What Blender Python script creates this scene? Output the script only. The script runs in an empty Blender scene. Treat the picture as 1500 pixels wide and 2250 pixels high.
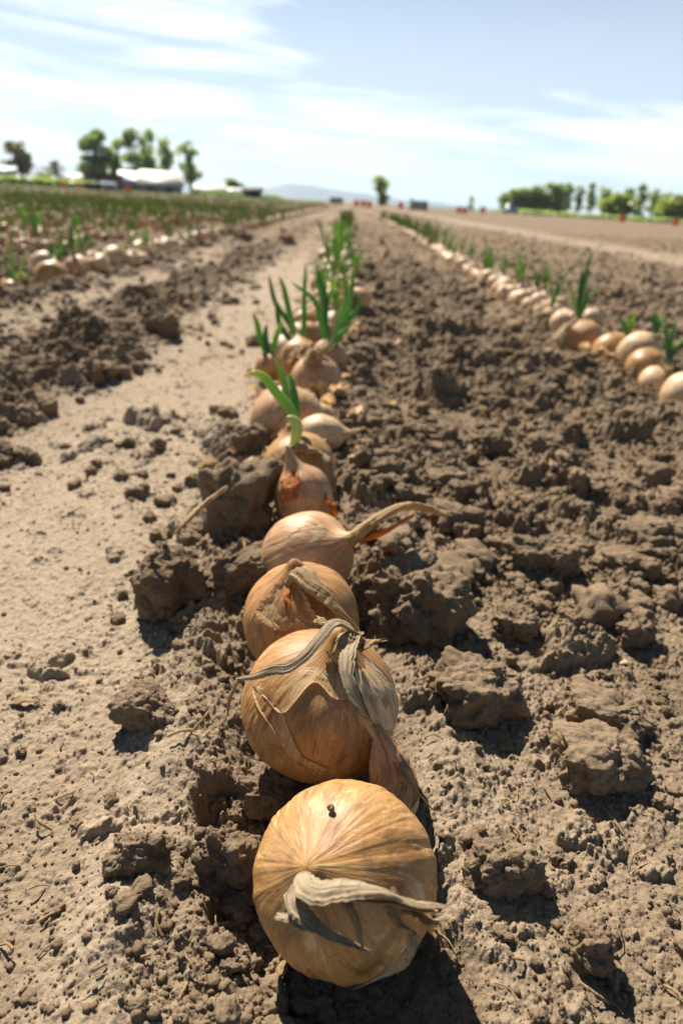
import bpy, math, random
import numpy as np
from mathutils import Vector, Matrix

S = bpy.context.scene
R = math.radians
# ------------------------------------------------------------------ camera
PITCH, ROLL, YAW, CAMH = R(24.4), R(3.4), R(0.75), 0.32
FPX, CX, CY = 1500.0, 750.0, 1125.0
fw = np.array([math.sin(YAW)*math.cos(PITCH), math.cos(YAW)*math.cos(PITCH), -math.sin(PITCH)])
r0 = np.array([math.cos(YAW), -math.sin(YAW), 0.0]); u0 = np.cross(r0, fw)
rt = r0*math.cos(ROLL)+u0*math.sin(ROLL); up = u0*math.cos(ROLL)-r0*math.sin(ROLL)
CAM = np.array([0, 0, CAMH])
cd = bpy.data.cameras.new("camera"); cam = bpy.data.objects.new("camera", cd)
S.collection.objects.link(cam); S.camera = cam
cam.matrix_world = Matrix(((rt[0], up[0], -fw[0], 0), (rt[1], up[1], -fw[1], 0), (rt[2], up[2], -fw[2], CAMH), (0, 0, 0, 1)))
cd.sensor_fit = 'VERTICAL'; cd.sensor_height = 36; cd.sensor_width = 24; cd.lens = 24
cd.clip_start = 0.01; cd.clip_end = 30000
cd.dof.use_dof = True; cd.dof.focus_distance = 0.355; cd.dof.aperture_fstop = 7.5
S.view_settings.view_transform = 'Standard'; S.view_settings.look = 'None'
S.view_settings.exposure = 1.0; S.view_settings.gamma = 1.0
S.cycles.use_denoising = True
S.cycles.max_bounces = 6; S.cycles.diffuse_bounces = 1; S.cycles.volume_bounces = 0
S.cycles.sample_clamp_indirect = 6.0
# ------------------------------------------------------------------ sun and sky
SUN_EL, SUN_AZ = R(46), R(-26)          # azimuth measured from +Y towards +X
sd = np.array([math.sin(SUN_AZ)*math.cos(SUN_EL), math.cos(SUN_AZ)*math.cos(SUN_EL), math.sin(SUN_EL)])
sl = bpy.data.lights.new("sun", 'SUN'); sl.energy = 5.0; sl.angle = R(0.53); sl.color = (1.0, 0.93, 0.82)
so = bpy.data.objects.new("sun", sl); S.collection.objects.link(so)
so.rotation_euler = Vector(sd).to_track_quat('Z', 'Y').to_euler(); so.location = (-2, 3, 4)
W = bpy.data.worlds.new("World"); S.world = W; W.use_nodes = True
nt = W.node_tree; nt.nodes.clear()
def N(t, ty, **k):
    n = t.nodes.new(ty)
    for a, b in k.items(): setattr(n, a, b)
    return n
def mth(t, op, a, b=None, c=None, clamp=False):
    n = N(t, 'ShaderNodeMath', operation=op, use_clamp=clamp)
    for i, v in enumerate((a, b, c)):
        if v is None: continue
        if isinstance(v, (int, float)): n.inputs[i].default_value = v
        else: t.links.new(v, n.inputs[i])
    return n.outputs[0]
def sstep(t, v, a, b):
    n = N(t, 'ShaderNodeMapRange', interpolation_type='SMOOTHSTEP')
    t.links.new(v, n.inputs[0]); n.inputs[1].default_value = a; n.inputs[2].default_value = b
    return n.outputs[0]
sky = N(nt, 'ShaderNodeTexSky', sky_type='NISHITA', sun_disc=False, sun_elevation=SUN_EL, sun_rotation=SUN_AZ,
        altitude=1500, air_density=0.6, dust_density=0.1, ozone_density=1.0)
tc = N(nt, 'ShaderNodeTexCoord'); sp = N(nt, 'ShaderNodeSeparateXYZ'); nt.links.new(tc.outputs['Generated'], sp.inputs[0])
az = mth(nt, 'ARCTAN2', sp.outputs[0], sp.outputs[1]); el = mth(nt, 'ARCSINE', sp.outputs[2])
cb = N(nt, 'ShaderNodeCombineXYZ'); nt.links.new(mth(nt, 'MULTIPLY', az, 2.4), cb.inputs[0])
nt.links.new(mth(nt, 'ADD', mth(nt, 'MULTIPLY', el, 20.0), mth(nt, 'MULTIPLY', az, 0.9)), cb.inputs[1])
no = N(nt, 'ShaderNodeTexNoise'); no.inputs['Scale'].default_value = 1.5; no.inputs['Detail'].default_value = 8
no.inputs['Roughness'].default_value = 0.58; no.inputs['Distortion'].default_value = 0.5; nt.links.new(cb.outputs[0], no.inputs['Vector'])
# a cloud veil near the horizon, a torn band higher up on the left
veil = mth(nt, 'SUBTRACT', 1.0, sstep(nt, el, R(5.5), R(10.0)))
band = mth(nt, 'MULTIPLY', mth(nt, 'MULTIPLY', sstep(nt, el, R(7.5), R(9.2)), mth(nt, 'SUBTRACT', 1.0, sstep(nt, el, R(11.3), R(14)))), mth(nt, 'SUBTRACT', 1.0, sstep(nt, az, R(-6), R(1))))
cov = mth(nt, 'ADD', mth(nt, 'MULTIPLY', veil, 0.62), mth(nt, 'MULTIPLY', band, 0.55))
cov = mth(nt, 'ADD', cov, mth(nt, 'MULTIPLY', mth(nt, 'SUBTRACT', no.outputs[0], 0.5), 2.0))
cov = mth(nt, 'MULTIPLY', cov, mth(nt, 'SUBTRACT', 1.0, sstep(nt, el, R(14), R(24))))
cloud = mth(nt, 'MULTIPLY', sstep(nt, cov, 0.0, 0.85), 0.92)
front = mth(nt, 'SUBTRACT', 1.0, sstep(nt, mth(nt, 'ABSOLUTE', az), R(55), R(95)))
cloud = mth(nt, 'MULTIPLY', cloud, front)
thin = mth(nt, 'MULTIPLY', mth(nt, 'SUBTRACT', 1.0, sstep(nt, el, R(8), R(22))), 0.42)   # thin high cirrus veil
cloud = mth(nt, 'MAXIMUM', cloud, mth(nt, 'MULTIPLY', thin, front))
mx = N(nt, 'ShaderNodeMix', data_type='RGBA'); nt.links.new(cloud, mx.inputs[0])
tint = N(nt, 'ShaderNodeMix', data_type='RGBA', blend_type='MULTIPLY'); tint.inputs[0].default_value = 1.0; tint.inputs[7].default_value = (.88, 1.10, 1.04, 1)
nt.links.new(sky.outputs[0], tint.inputs[6]); nt.links.new(tint.outputs[2], mx.inputs[6]); mx.inputs[7].default_value = (12.3, 13.1, 14.2, 1)
bg = N(nt, 'ShaderNodeBackground'); bg.inputs[1].default_value = 0.05
wo = N(nt, 'ShaderNodeOutputWorld'); nt.links.new(mx.outputs[2], bg.inputs[0]); nt.links.new(bg.outputs[0], wo.inputs[0])

# ------------------------------------------------------------------ helpers
def P(px, py, depth):                      # a spot in the place, from where it shows and how far away it is
    return CAM + (fw + rt*(px-CX)/FPX - up*(py-CY)/FPX)*depth
def hit(px, py, z=0.0):
    d = fw + rt*(px-CX)/FPX - up*(py-CY)/FPX
    t = (z-CAMH)/d[2]; return CAM + d*t
def hsh(ix, iy, iz, seed):
    h = (ix.astype(np.int64)*374761393 + iy.astype(np.int64)*668265263 + (iz.astype(np.int64) if hasattr(iz, 'astype') else np.int64(iz))*2147483647 + seed*1274126177) & 0xffffffff
    h = ((h ^ (h >> 13))*1274126177) & 0xffffffff
    h = ((h ^ (h >> 16))*2246822519) & 0xffffffff
    h = h ^ (h >> 15)
    return (h & 0xffffff).astype(np.float32)/np.float32(0xffffff)
def vn2(x, y, seed=0):
    ix = np.floor(x); iy = np.floor(y); fx = (x-ix).astype(np.float32); fy = (y-iy).astype(np.float32)
    fx = fx*fx*fx*(fx*(fx*6-15)+10); fy = fy*fy*fy*(fy*(fy*6-15)+10)
    a = hsh(ix, iy, 0, seed); b = hsh(ix+1, iy, 0, seed); c = hsh(ix, iy+1, 0, seed); d = hsh(ix+1, iy+1, 0, seed)
    return (a+(b-a)*fx)*(1-fy)+(c+(d-c)*fx)*fy
def fbm2(x, y, seed=0, oct=4, g=.5):
    v = 0; a = 1; t = 0
    for o in range(oct):
        v = v+a*(vn2(x*2**o+o*17.3, y*2**o-o*9.1, seed+o)-.5); t += a; a *= g
    return v/t*2
def vn3(p, seed=0):
    i = np.floor(p); f = p-i; f = f*f*f*(f*(f*6-15)+10); r = 0
    for dx in (0, 1):
        for dy in (0, 1):
            for dz in (0, 1):
                w = (f[:, 0] if dx else 1-f[:, 0])*(f[:, 1] if dy else 1-f[:, 1])*(f[:, 2] if dz else 1-f[:, 2])
                r = r+w*hsh(i[:, 0]+dx, i[:, 1]+dy, i[:, 2]+dz, seed)
    return r
def fbm3(p, seed=0, oct=4, g=.5):
    v = 0; a = 1; t = 0
    for o in range(oct):
        v = v+a*(vn3(p*2**o+o*7.7, seed+o)-.5); t += a; a *= g
    return v/t*2
def worley3(p, seed):                       # distance to the nearest feature point
    i = np.floor(p); best = np.full(len(p), 9.0)
    for dx in (-1, 0, 1):
        for dy in (-1, 0, 1):
            for dz in (-1, 0, 1):
                c = i+np.array([dx, dy, dz])
                q = np.stack([c[:, k]+hsh(c[:, 0], c[:, 1], c[:, 2], seed+k*31) for k in range(3)], 1)
                best = np.minimum(best, ((q-p)**2).sum(1))
    return np.sqrt(best)

def new_mesh(name, V, Fq, mat=None, smooth=True, attrs=None, mats=None, midx=None):
    V = np.asarray(V, np.float32); me = bpy.data.meshes.new(name)
    groups = Fq if isinstance(Fq, list) else [Fq]
    groups = [np.asarray(g, np.int32) for g in groups if len(g)]
    loops = np.concatenate([g.ravel() for g in groups])
    cnt = np.concatenate([np.full(len(g), g.shape[1], np.int32) for g in groups])
    st = np.concatenate([[0], np.cumsum(cnt)[:-1]]).astype(np.int32)
    me.vertices.add(len(V)); me.vertices.foreach_set('co', V.ravel())
    me.loops.add(len(loops)); me.loops.foreach_set('vertex_index', loops)
    me.polygons.add(len(cnt)); me.polygons.foreach_set('loop_start', st); me.polygons.foreach_set('loop_total', cnt)
    if smooth: me.polygons.foreach_set('use_smooth', np.ones(len(cnt), bool))
    for m in (mats or [mat]): me.materials.append(m)
    if midx is not None: me.polygons.foreach_set('material_index', np.asarray(midx, np.int32))
    for k, a in (attrs or {}).items():
        a = np.asarray(a, np.float32)
        at = me.attributes.new(k, 'FLOAT' if a.ndim == 1 else 'FLOAT_VECTOR', 'POINT')
        at.data.foreach_set('value' if a.ndim == 1 else 'vector', a.ravel())
    me.update(calc_edges=True)
    return me
def link(name, me, parent=None, loc=(0, 0, 0)):
    o = bpy.data.objects.new(name, me); S.collection.objects.link(o); o.location = loc
    if parent is not None: o.parent = parent
    return o
def tag(o, label, cat, group=None, kind=None):
    if label: o['label'] = label
    if cat: o['category'] = cat
    if group: o['group'] = group
    if kind: o['kind'] = kind
    return o
def empty(name, loc):
    o = bpy.data.objects.new(name, None); S.collection.objects.link(o); o.location = loc
    o.empty_display_size = .02; return o
class MB:                                   # gathers pieces into one mesh
    def __init__(s): s.v = []; s.f = {}; s.n = 0
    def add(s, V, F):
        V = np.asarray(V, float); F = np.asarray(F, int)
        s.f.setdefault(F.shape[1], []).append(F+s.n); s.v.append(V); s.n += len(V)
    def box(s, c, d, rz=0):
        v = np.array([[x, y, z] for x in (-.5, .5) for y in (-.5, .5) for z in (-.5, .5)])*np.array(d)
        ca, sa = math.cos(rz), math.sin(rz)
        v = np.stack([v[:, 0]*ca-v[:, 1]*sa, v[:, 0]*sa+v[:, 1]*ca, v[:, 2]], 1)+np.array(c)
        s.add(v, [[0, 1, 3, 2], [4, 6, 7, 5], [0, 4, 5, 1], [2, 3, 7, 6], [0, 2, 6, 4], [1, 5, 7, 3]])
    def mesh(s, name, mat, **k): return new_mesh(name, np.concatenate(s.v), [np.concatenate(g) for g in s.f.values()], mat, **k)
def gridfaces(nu, nv, wrap=True):           # nu rings of nv verts
    i, j = np.meshgrid(np.arange(nu-1), np.arange(nv if wrap else nv-1), indexing='ij')
    j2 = (j+1) % nv
    return np.stack([i*nv+j, i*nv+j2, (i+1)*nv+j2, (i+1)*nv+j], -1).reshape(-1, 4)
def frame(ax):
    ax = np.asarray(ax, float)/np.linalg.norm(ax)
    a = np.cross(ax, [0.13, 0.2, 1.0] if abs(ax[2]) < .9 else [1.0, 0.1, 0]); a /= np.linalg.norm(a)
    return a, np.cross(ax, a), ax
def spline(pts, n):
    pts = np.asarray(pts, float); m = len(pts)
    if m == 2: return pts[0]+(pts[1]-pts[0])*np.linspace(0, 1, n)[:, None]
    e = np.vstack([2*pts[0]-pts[1], pts, 2*pts[-1]-pts[-2]]); out = []
    for t in np.linspace(0, m-1-1e-9, n):
        k = int(t); f = t-k; a, b, c, d = e[k:k+4]
        out.append(.5*((2*b)+(-a+c)*f+(2*a-5*b+4*c-d)*f*f+(-a+3*b-3*c+d)*f**3))
    return np.array(out)

# ------------------------------------------------------------------ materials
def mat(name):
    m = bpy.data.materials.new(name); m.use_nodes = True; t = m.node_tree
    return m, t, t.nodes['Principled BSDF']
def ramp(t, fac, stops):
    n = N(t, 'ShaderNodeValToRGB'); e = n.color_ramp.elements
    while len(e) > 1: e.remove(e[0])
    e[0].position = stops[0][0]; e[0].color = (*stops[0][1], 1)
    for p, c in stops[1:]:
        x = e.new(p); x.color = (*c, 1)
    t.links.new(fac, n.inputs[0]); return n.outputs[0]
def noise(t, vec, scale, detail=3, rough=.5, dist=0):
    n = N(t, 'ShaderNodeTexNoise'); n.inputs['Scale'].default_value = scale; n.inputs['Detail'].default_value = detail
    n.inputs['Roughness'].default_value = rough; n.inputs['Distortion'].default_value = dist
    if vec is not None: t.links.new(vec, n.inputs['Vector'])
    return n.outputs[0]
def bump(t, h, strength, dist, prev=None):
    n = N(t, 'ShaderNodeBump'); n.inputs['Strength'].default_value = strength; n.inputs['Distance'].default_value = dist
    t.links.new(h, n.inputs['Height'])
    if prev is not None: t.links.new(prev, n.inputs['Normal'])
    return n.outputs[0]
def mixc(t, fac, a, b, mode='MIX'):
    n = N(t, 'ShaderNodeMix', data_type='RGBA', blend_type=mode)
    for i, v in ((0, fac), (6, a), (7, b)):
        if isinstance(v, (int, float)): n.inputs[i].default_value = v
        elif isinstance(v, tuple): n.inputs[i].default_value = (*v, 1)
        else: t.links.new(v, n.inputs[i])
    return n.outputs[2]

def soil_mat(name, attr):
    m, t, b = mat(name)
    g = N(t, 'ShaderNodeNewGeometry').outputs['Position']
    big = noise(t, g, 9, 4, .6); fine = noise(t, g, 260, 4, .65)
    c = ramp(t, big, [(.3, (.136, .096, .060)), (.7, (.226, .164, .106))])
    if attr:
        a = N(t, 'ShaderNodeAttribute', attribute_name='crust')
        c = mixc(t, a.outputs['Fac'], c, (.322, .254, .180))
        far = N(t, 'ShaderNodeAttribute', attribute_name='grassy')
        c = mixc(t, far.outputs['Fac'], c, (.13, .17, .05))
    c = mixc(t, .55, c, ramp(t, fine, [(.3, (.32, .28, .25)), (.5, (.72, .70, .68)), (.72, (1, 1, 1))]), 'MULTIPLY')
    c = mixc(t, 1.0, c, (1.32, 1.32, 1.32), 'MULTIPLY')
    t.links.new(c, b.inputs['Base Color']); b.inputs['Roughness'].default_value = .95
    b.inputs['Specular IOR Level'].default_value = .12
    n1 = bump(t, noise(t, g, 170, 5, .7), .8, .0022)
    n2 = bump(t, noise(t, g, 700, 3, .6), .6, .0007, n1)
    t.links.new(n2, b.inputs['Normal']); return m
M_soil = soil_mat('field_soil', True); M_clod = soil_mat('clod_soil', False)

def skin_mat(name, dark, mid, pale, gloss=.42, trans=0.0, vs=6, vc=.55, fib=(.60, .50, .42)):
    m, t, b = mat(name)
    a = N(t, 'ShaderNodeAttribute', attribute_name='sk').outputs['Vector']
    mp = N(t, 'ShaderNodeMapping'); mp.inputs['Scale'].default_value = (vs, vs, .5); t.links.new(a, mp.inputs[0])
    oi = N(t, 'ShaderNodeObjectInfo').outputs['Random']
    mp2 = N(t, 'ShaderNodeCombineXYZ'); t.links.new(mth(t, 'MULTIPLY', oi, 37.0), mp2.inputs[2]); t.links.new(mth(t, 'MULTIPLY', oi, 11.0), mp2.inputs[0])
    t.links.new(mp2.outputs[0], mp.inputs['Location'])
    vein = noise(t, mp.outputs[0], 2.2, 3 if vs > 8 else 1.6, .5, .12)
    mp3 = N(t, 'ShaderNodeMapping'); mp3.inputs['Scale'].default_value = (1.5, 1.5, .8); t.links.new(a, mp3.inputs[0]); t.links.new(mp2.outputs[0], mp3.inputs['Location'])
    patch = noise(t, mp3.outputs[0], 2.3, 7, .66, .7)
    c = ramp(t, patch, [(.36, dark), (.49, mid), (.58, mid), (.70, pale)])
    c = mixc(t, vc, c, ramp(t, vein, [(.31, fib), (.44 if vs > 8 else .47, (.9, .88, .85)), (.62, (1, 1, 1)), (.75, (1.0, 1.0, 1.0))]), 'MULTIPLY')
    if vs > 8:
        mp4 = N(t, 'ShaderNodeMapping'); mp4.inputs['Scale'].default_value = (vs*2.6, vs*2.6, 1.6); t.links.new(a, mp4.inputs[0])
        f2 = noise(t, mp4.outputs[0], 2.2, 2, .6)
        c = mixc(t, .55, c, ramp(t, f2, [(.34, (.30, .20, .12)), (.5, (.88, .85, .8)), (.66, (1.0, 1.0, 1.0))]), 'MULTIPLY')
    thin = mth(t, 'SUBTRACT', 1.0, sstep(t, mth(t, 'ABSOLUTE', mth(t, 'SUBTRACT', vein, .52)), .0, .018))
    c = mixc(t, mth(t, 'MULTIPLY', thin, .42), c, pale)
    g = N(t, 'ShaderNodeNewGeometry').outputs['Position']
    sp_ = noise(t, g, 420, 3, .6)
    dirt = mth(t, 'MULTIPLY', sstep(t, sp_, .61, .70), .65)
    dirt = mth(t, 'MAXIMUM', dirt, mth(t, 'MULTIPLY', sstep(t, noise(t, g, 38, 7, .72, .5), .535, .66), .45))
    c = mixc(t, dirt, c, (.16, .11, .07))
    dust = mth(t, 'MULTIPLY', sstep(t, noise(t, g, 45, 4, .6), .5, .8), .25)
    c = mixc(t, dust, c, (.45, .36, .26))
    t.links.new(c, b.inputs['Base Color']); b.inputs['Roughness'].default_value = gloss
    b.inputs['Specular IOR Level'].default_value = .35
    n1 = bump(t, vein, .5, .0012 if vs > 8 else .0006); n2 = bump(t, noise(t, g, 260, 4, .6), .25, .0006, n1); n3 = bump(t, patch, .4, .002, n2)
    t.links.new(n3, b.inputs['Normal'])
    if trans:
        out = t.nodes['Material Output']; tr = N(t, 'ShaderNodeBsdfTranslucent'); ms = N(t, 'ShaderNodeMixShader')
        t.links.new(mixc(t, .5, c, (1, .48, .12), 'MULTIPLY') if trans > .4 else c, tr.inputs[0]); t.links.new(n2, tr.inputs['Normal'])
        ms.inputs[0].default_value = trans; t.links.new(b.outputs[0], ms.inputs[1]); t.links.new(tr.outputs[0], ms.inputs[2]); t.links.new(ms.outputs[0], out.inputs[0])
    return m
M_skin = skin_mat('onion_skin', (.28, .125, .038), (.46, .245, .085), (.68, .47, .24), .46, 0, 3.4, .42)
M_skin_brown_shade = skin_mat('brown_onion_skin_in_shade', (.26, .105, .030), (.42, .210, .070), (.62, .41, .20), .5, 0, 4.0, .5)  # brown skin, deepened with the shade on the second and third bulbs
M_skin_pale = skin_mat('onion_skin_sunbleached', (.50, .30, .14), (.64, .44, .25), (.76, .61, .42), .52)
M_skin_pink = skin_mat('onion_skin_pinkish', (.40, .19, .08), (.54, .31, .155), (.70, .48, .28), .5, 0, 5, .5)
M_flap = skin_mat('papery_onion_skin', (.60, .34, .14), (.72, .48, .24), (.80, .62, .38), .5, .38)
M_glow = skin_mat('thin_orange_skin', (.82, .35, .07), (.88, .44, .12), (.90, .54, .22), .5, .65)
M_dry = skin_mat('dried_leaf', (.40, .23, .09), (.64, .46, .24), (.82, .69, .47), .7, .38, 13, .9, (.22, .13, .07))
M_dryg = skin_mat('weathered_grey_leaf', (.46, .33, .19), (.68, .55, .37), (.84, .76, .61), .75, .36, 13, .95, (.13, .075, .04))

def leaf_mat(name, a, b_, c_, tr_=.38):
    m, t, b = mat(name)
    oi = N(t, 'ShaderNodeObjectInfo').outputs['Random']
    g = N(t, 'ShaderNodeNewGeometry').outputs['Position']
    k = mth(t, 'ADD', mth(t, 'MULTIPLY', oi, .5), mth(t, 'MULTIPLY', noise(t, g, 25, 3), .5))
    c = ramp(t, k, [(.25, a), (.5, b_), (.8, c_)])
    tp = N(t, 'ShaderNodeAttribute', attribute_name='tip').outputs['Fac']
    c = mixc(t, mth(t, 'MULTIPLY', sstep(t, mth(t, 'ADD', tp, mth(t, 'MULTIPLY', oi, .12)), .84, 1.06), .85), c, (.42, .34, .13))
    t.links.new(c, b.inputs['Base Color']); b.inputs['Roughness'].default_value = .42
    out = t.nodes['Material Output']; tr = N(t, 'ShaderNodeBsdfTranslucent'); ms = N(t, 'ShaderNodeMixShader')
    t.links.new(mixc(t, 1.0, c, (1.5, 1.6, .5), 'MULTIPLY'), tr.inputs[0]); ms.inputs[0].default_value = tr_
    t.links.new(b.outputs[0], ms.inputs[1]); t.links.new(tr.outputs[0], ms.inputs[2]); t.links.new(ms.outputs[0], out.inputs[0])
    return m
M_leaf = leaf_mat('green_onion_leaf', (.10, .21, .09), (.18, .33, .10), (.34, .45, .13), .5)
M_crop = leaf_mat('crop_leaves', (.18, .23, .11), (.25, .29, .14), (.33, .35, .18), .5)
M_stalk = leaf_mat('pale_green_stalk', (.45, .50, .20), (.55, .60, .26), (.60, .62, .28))

def plain(name, c1, c2, scale=4, rough=.8, wave=None, emit=None):
    m, t, b = mat(name); tcn = N(t, 'ShaderNodeTexCoord').outputs['Object']
    c = ramp(t, noise(t, tcn, scale, 5, .6), [(.35, c1), (.65, c2)])
    t.links.new(c, b.inputs['Base Color']); b.inputs['Roughness'].default_value = rough
    t.links.new(bump(t, noise(t, tcn, scale*6, 3), .3, .01), b.inputs['Normal'])
    return m

# ------------------------------------------------------------------ the lie of the soil
ROW_MID = lambda y: -.005-.045*np.clip((y-.3)/.7, 0, 1)
PITS = []          # (x, y, radius, depth): hollows in which the big bulbs lie
def bandf(x, a, b, s=.03):
    return 1/(1+np.exp(-(x-a)/s))*1/(1+np.exp((x-b)/s))
def zones(x, y):
    w = x+.05*fbm2(x/.5, y/.35, 5, 3)
    track = bandf(w, -.45, -.105, .018)*(1-bandf(y, -2, .36, .035)*.6)
    track2 = bandf(w, -.90, -.68, .02)
    wheel = bandf(w, 2.6, 3.5, .10)
    smooth = np.clip(track+track2*.8+wheel*.8, 0, 1)
    smooth = np.maximum(smooth*np.clip(1-(y-3.0)/6, .40, 1), np.clip(wheel, 0, 1)*.85)
    patch = np.clip(.5+1.1*fbm2(x/.22+9, y/.22, 11, 3), 0, 1)
    rough = np.clip(.48+.85*patch, 0, 1)
    rough = np.where(x > .5, rough*.9, rough)*(.62+.38*np.clip((y-.30)/.25, 0, 1))
    rough = rough*(1-.80*bandf(w, -.5, -.055, .012)*(1-np.clip((y-.33)/.1, 0, 1)))
    rough = rough*(1-.35*bandf(w, .03, .5, .02)*(1-np.clip((y-.36)/.15, 0, 1)))
    rough = rough*(1-smooth)+smooth*(.10+.35*np.clip(fbm2(x/.13+4, y/.2, 15, 3)*2-.1, 0, 1))
    rough = np.clip(rough+.34*bandf(w, -.68, -.44, .03), 0, 1)
    return rough, smooth
SC = [(.115, .46), (.055, .54), (.026, .56), (.012, .62), (.0062, .66), (.0034, .66)]
def blobs(x, y, cell, seed, m, k):
    q = cell*.75
    wx = x+cell*.55*(vn2(x/q, y/q, seed+50)-.5)+cell*.34*(vn2(x/q*2.7, y/q*2.7, seed+52)-.5)+cell*.16*(vn2(x/q*7, y/q*7, seed+54)-.5)
    wy = y+cell*.55*(vn2(x/q+31, y/q, seed+51)-.5)+cell*.34*(vn2(x/q*2.7, y/q*2.7+7, seed+53)-.5)+cell*.16*(vn2(x/q*7, y/q*7+5, seed+55)-.5)
    ix = np.floor(wx/cell); iy = np.floor(wy/cell); H = np.zeros(x.shape, np.float32)
    for dx in (-1, 0, 1):
        for dy in (-1, 0, 1):
            cx = ix+dx; cy = iy+dy
            ex = hsh(cx, cy, 0, seed); rr = hsh(cx, cy, 1, seed)
            px = (cx+.5+.8*(hsh(cx, cy, 2, seed)-.5))*cell; py = (cy+.5+.8*(hsh(cx, cy, 3, seed)-.5))*cell
            r = cell*(.24+.34*rr*rr)*np.clip((m-ex)*5+.2, 0, 1)
            r = np.maximum(r, 1e-6)
            t2 = ((wx-px)**2+(wy-py)**2)/(r*r)
            H = np.maximum(H, r*k*(.55+.9*ex)*np.power(np.clip(1-t2, 0, 1), .42))
    return H*(.42+.62*vn2(x/cell*4.3, y/cell*4.3, seed+60)+.42*vn2(x/cell*10.5, y/cell*10.5, seed+61))
def terrain(x, y, step=0.0):
    x = np.asarray(x, float); y = np.asarray(y, float)
    rough, smooth = zones(x, y)
    h = .010*fbm2(x/.6, y/.9, 1, 3)+rough*.014*fbm2(x/.16, y/.16, 2, 3)
    h = h-.010*smooth+.004*smooth*fbm2(x/.09, y/.22, 3, 3)
    h = h+.010*np.exp(-((x-ROW_MID(y))/.10)**2)*np.clip(y/.5, .4, 1)+.015*np.exp(-((x-.64)/.12)**2)+.015*np.exp(-((x+1.0)/.13)**2)
    nb = np.clip((.75-y)/.3, 0, 1); h = h+nb*(.011*np.exp(-((x-ROW_MID(y)+.082)/.022)**2)+.007*np.exp(-((x-ROW_MID(y)-.090)/.025)**2))*(.4+1.2*vn2(x/.03, y/.035, 17))
    far = np.clip((np.hypot(x, y)-8)/20, 0, 1); h = h*(1-.6*far)
    pit = np.zeros(x.shape)
    for (a, b, r, d) in PITS:
        q = np.clip(1.35-np.hypot(x-a, y-b)/r, 0, 1)
        pit = np.maximum(pit, d*np.clip(q*2.2, 0, 1)**1.5)
    for i, (cell, pr) in enumerate(SC):
        if cell < step*2.2: break
        ms = rough*pr*(1.25 if i < 2 else 1.15)+(0, .02, .08, .20, .36, .42)[i]*(1-rough)
        if i < 2: ms = ms*np.where(pit > .002, .2, 1)*(.62 if i == 0 else .8)*(1+.35*np.clip((y-.5)/.3, 0, 1))
        h = h+blobs(x, y, cell, 100+i*13, ms, (.74, .98, .96, .92, .85, .8)[i])*(1 if i < 3 else .8+.2*rough)
    if step < .003:
        n = fbm2(x/.006, y/.006, 71, 3, .6); b1 = np.abs(fbm2(x/.019, y/.019, 73, 3, .6)); b2 = np.abs(fbm2(x/.007+5, y/.007, 74, 3, .65))
        lump = np.clip(vn2(x/.05, y/.05, 75)*1.8-.25, .30, 1)
        h = h+n*.0007+(.010*b1+.0052*b2)*lump*(.40+.9*rough)*(1-.6*smooth)-.0022*np.clip(vn2(x/.0045, y/.0045, 77)-.80, 0, 1)*5*(smooth*.6+.4)*.35
        cr = np.abs(fbm2(x/.10+3, y/.10, 81, 4, .55)); h = h-.0016*np.clip(1-cr/.018, 0, 1)*(vn2(x/.2, y/.2, 83) > .5)
    return h-pit
def ground_z(x, y): return float(terrain(np.array([float(x)]), np.array([float(y)]), .002)[0])

# bulbs in front, each at its place: centre px, py, depth, radius (px), neck px, py, depth, flatness, name key
HERO = {
 'one':  (755, 1925, .315, 200, 688, 1908, .284, .90, M_skin),
 'two':  (706, 1548, .410, 172, 744, 1405, .388, .92, M_skin_brown_shade),
 'three': (661, 1362, .490, 129, 650, 1262, .470, .95, M_skin_brown_shade),
 'four': (676, 1222, .590, 100, 775, 1182, .560, 1.0, M_skin_pink),
 'five': (668, 1096, .70, 66, 648, 1035, .69, 1.15, M_skin_pink),
 'six':  (655, 1020, .80, 78, 640, 958, .79, .92, M_skin),
 'seven': (703, 955, .905, 45, 775, 950, .90, 1.2, M_skin_pale),
 'eight': (636, 928, .97, 84, 690, 868, 1.0, .92, M_skin_pink),
 'nine': (694, 840, 1.17, 57, 688, 786, 1.165, 1.05, M_skin_pink),
 'ten':  (660, 790, 1.32, 46, 655, 750, 1.32, .95, M_skin),
 'eleven': (722, 790, 1.34, 42, 722, 762, 1.33, 1.0, M_skin_pink),
 'twelve': (590, 808, 1.24, 30, 592, 785, 1.24, 1.1, M_skin),
 'twelveb': (700, 915, 1.02, 30, 650, 905, 1.0, 1.2, M_skin_pale),
 'r1': (1505, 872, 1.30, 55, 1440, 905, 1.3, .95, M_skin_pale),
 'r2': (1440, 842, 1.385, 39, 1468, 812, 1.36, .9, M_skin_pale),
 'r3': (1418, 812, 1.46, 46, 1465, 800, 1.45, .95, M_skin),
 'r4': (1402, 775, 1.55, 46, 1440, 755, 1.55, 1.0, M_skin_pale),
 'r5': (1342, 774, 1.63, 42, 1370, 750, 1.64, 1.1, M_skin),
 'r6': (1277, 752, 1.74, 48, 1240, 722, 1.70, .95, M_skin_pink),
 'r7': (1232, 712, 1.9, 27, 1260, 700, 1.9, .9, M_skin_pale),
 'l1': (115, 612, 2.34, 38, 120, 580, 2.34, .95, M_skin),
 'l2': (100, 582, 2.7, 30, 130, 575, 2.7, .9, M_skin_pale),
 'l3': (255, 575, 3.0, 34, 285, 565, 3.0, .85, M_skin_pale),
 'l4': (178, 592, 2.65, 31, 200, 575, 2.65, .9, M_skin_pale),
 'l5': (28, 642, 2.2, 27, 50, 625, 2.2, .9, M_skin),
 'l6': (308, 560, 3.5, 28, 320, 552, 3.1, .9, M_skin),
}
HC = {}
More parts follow.
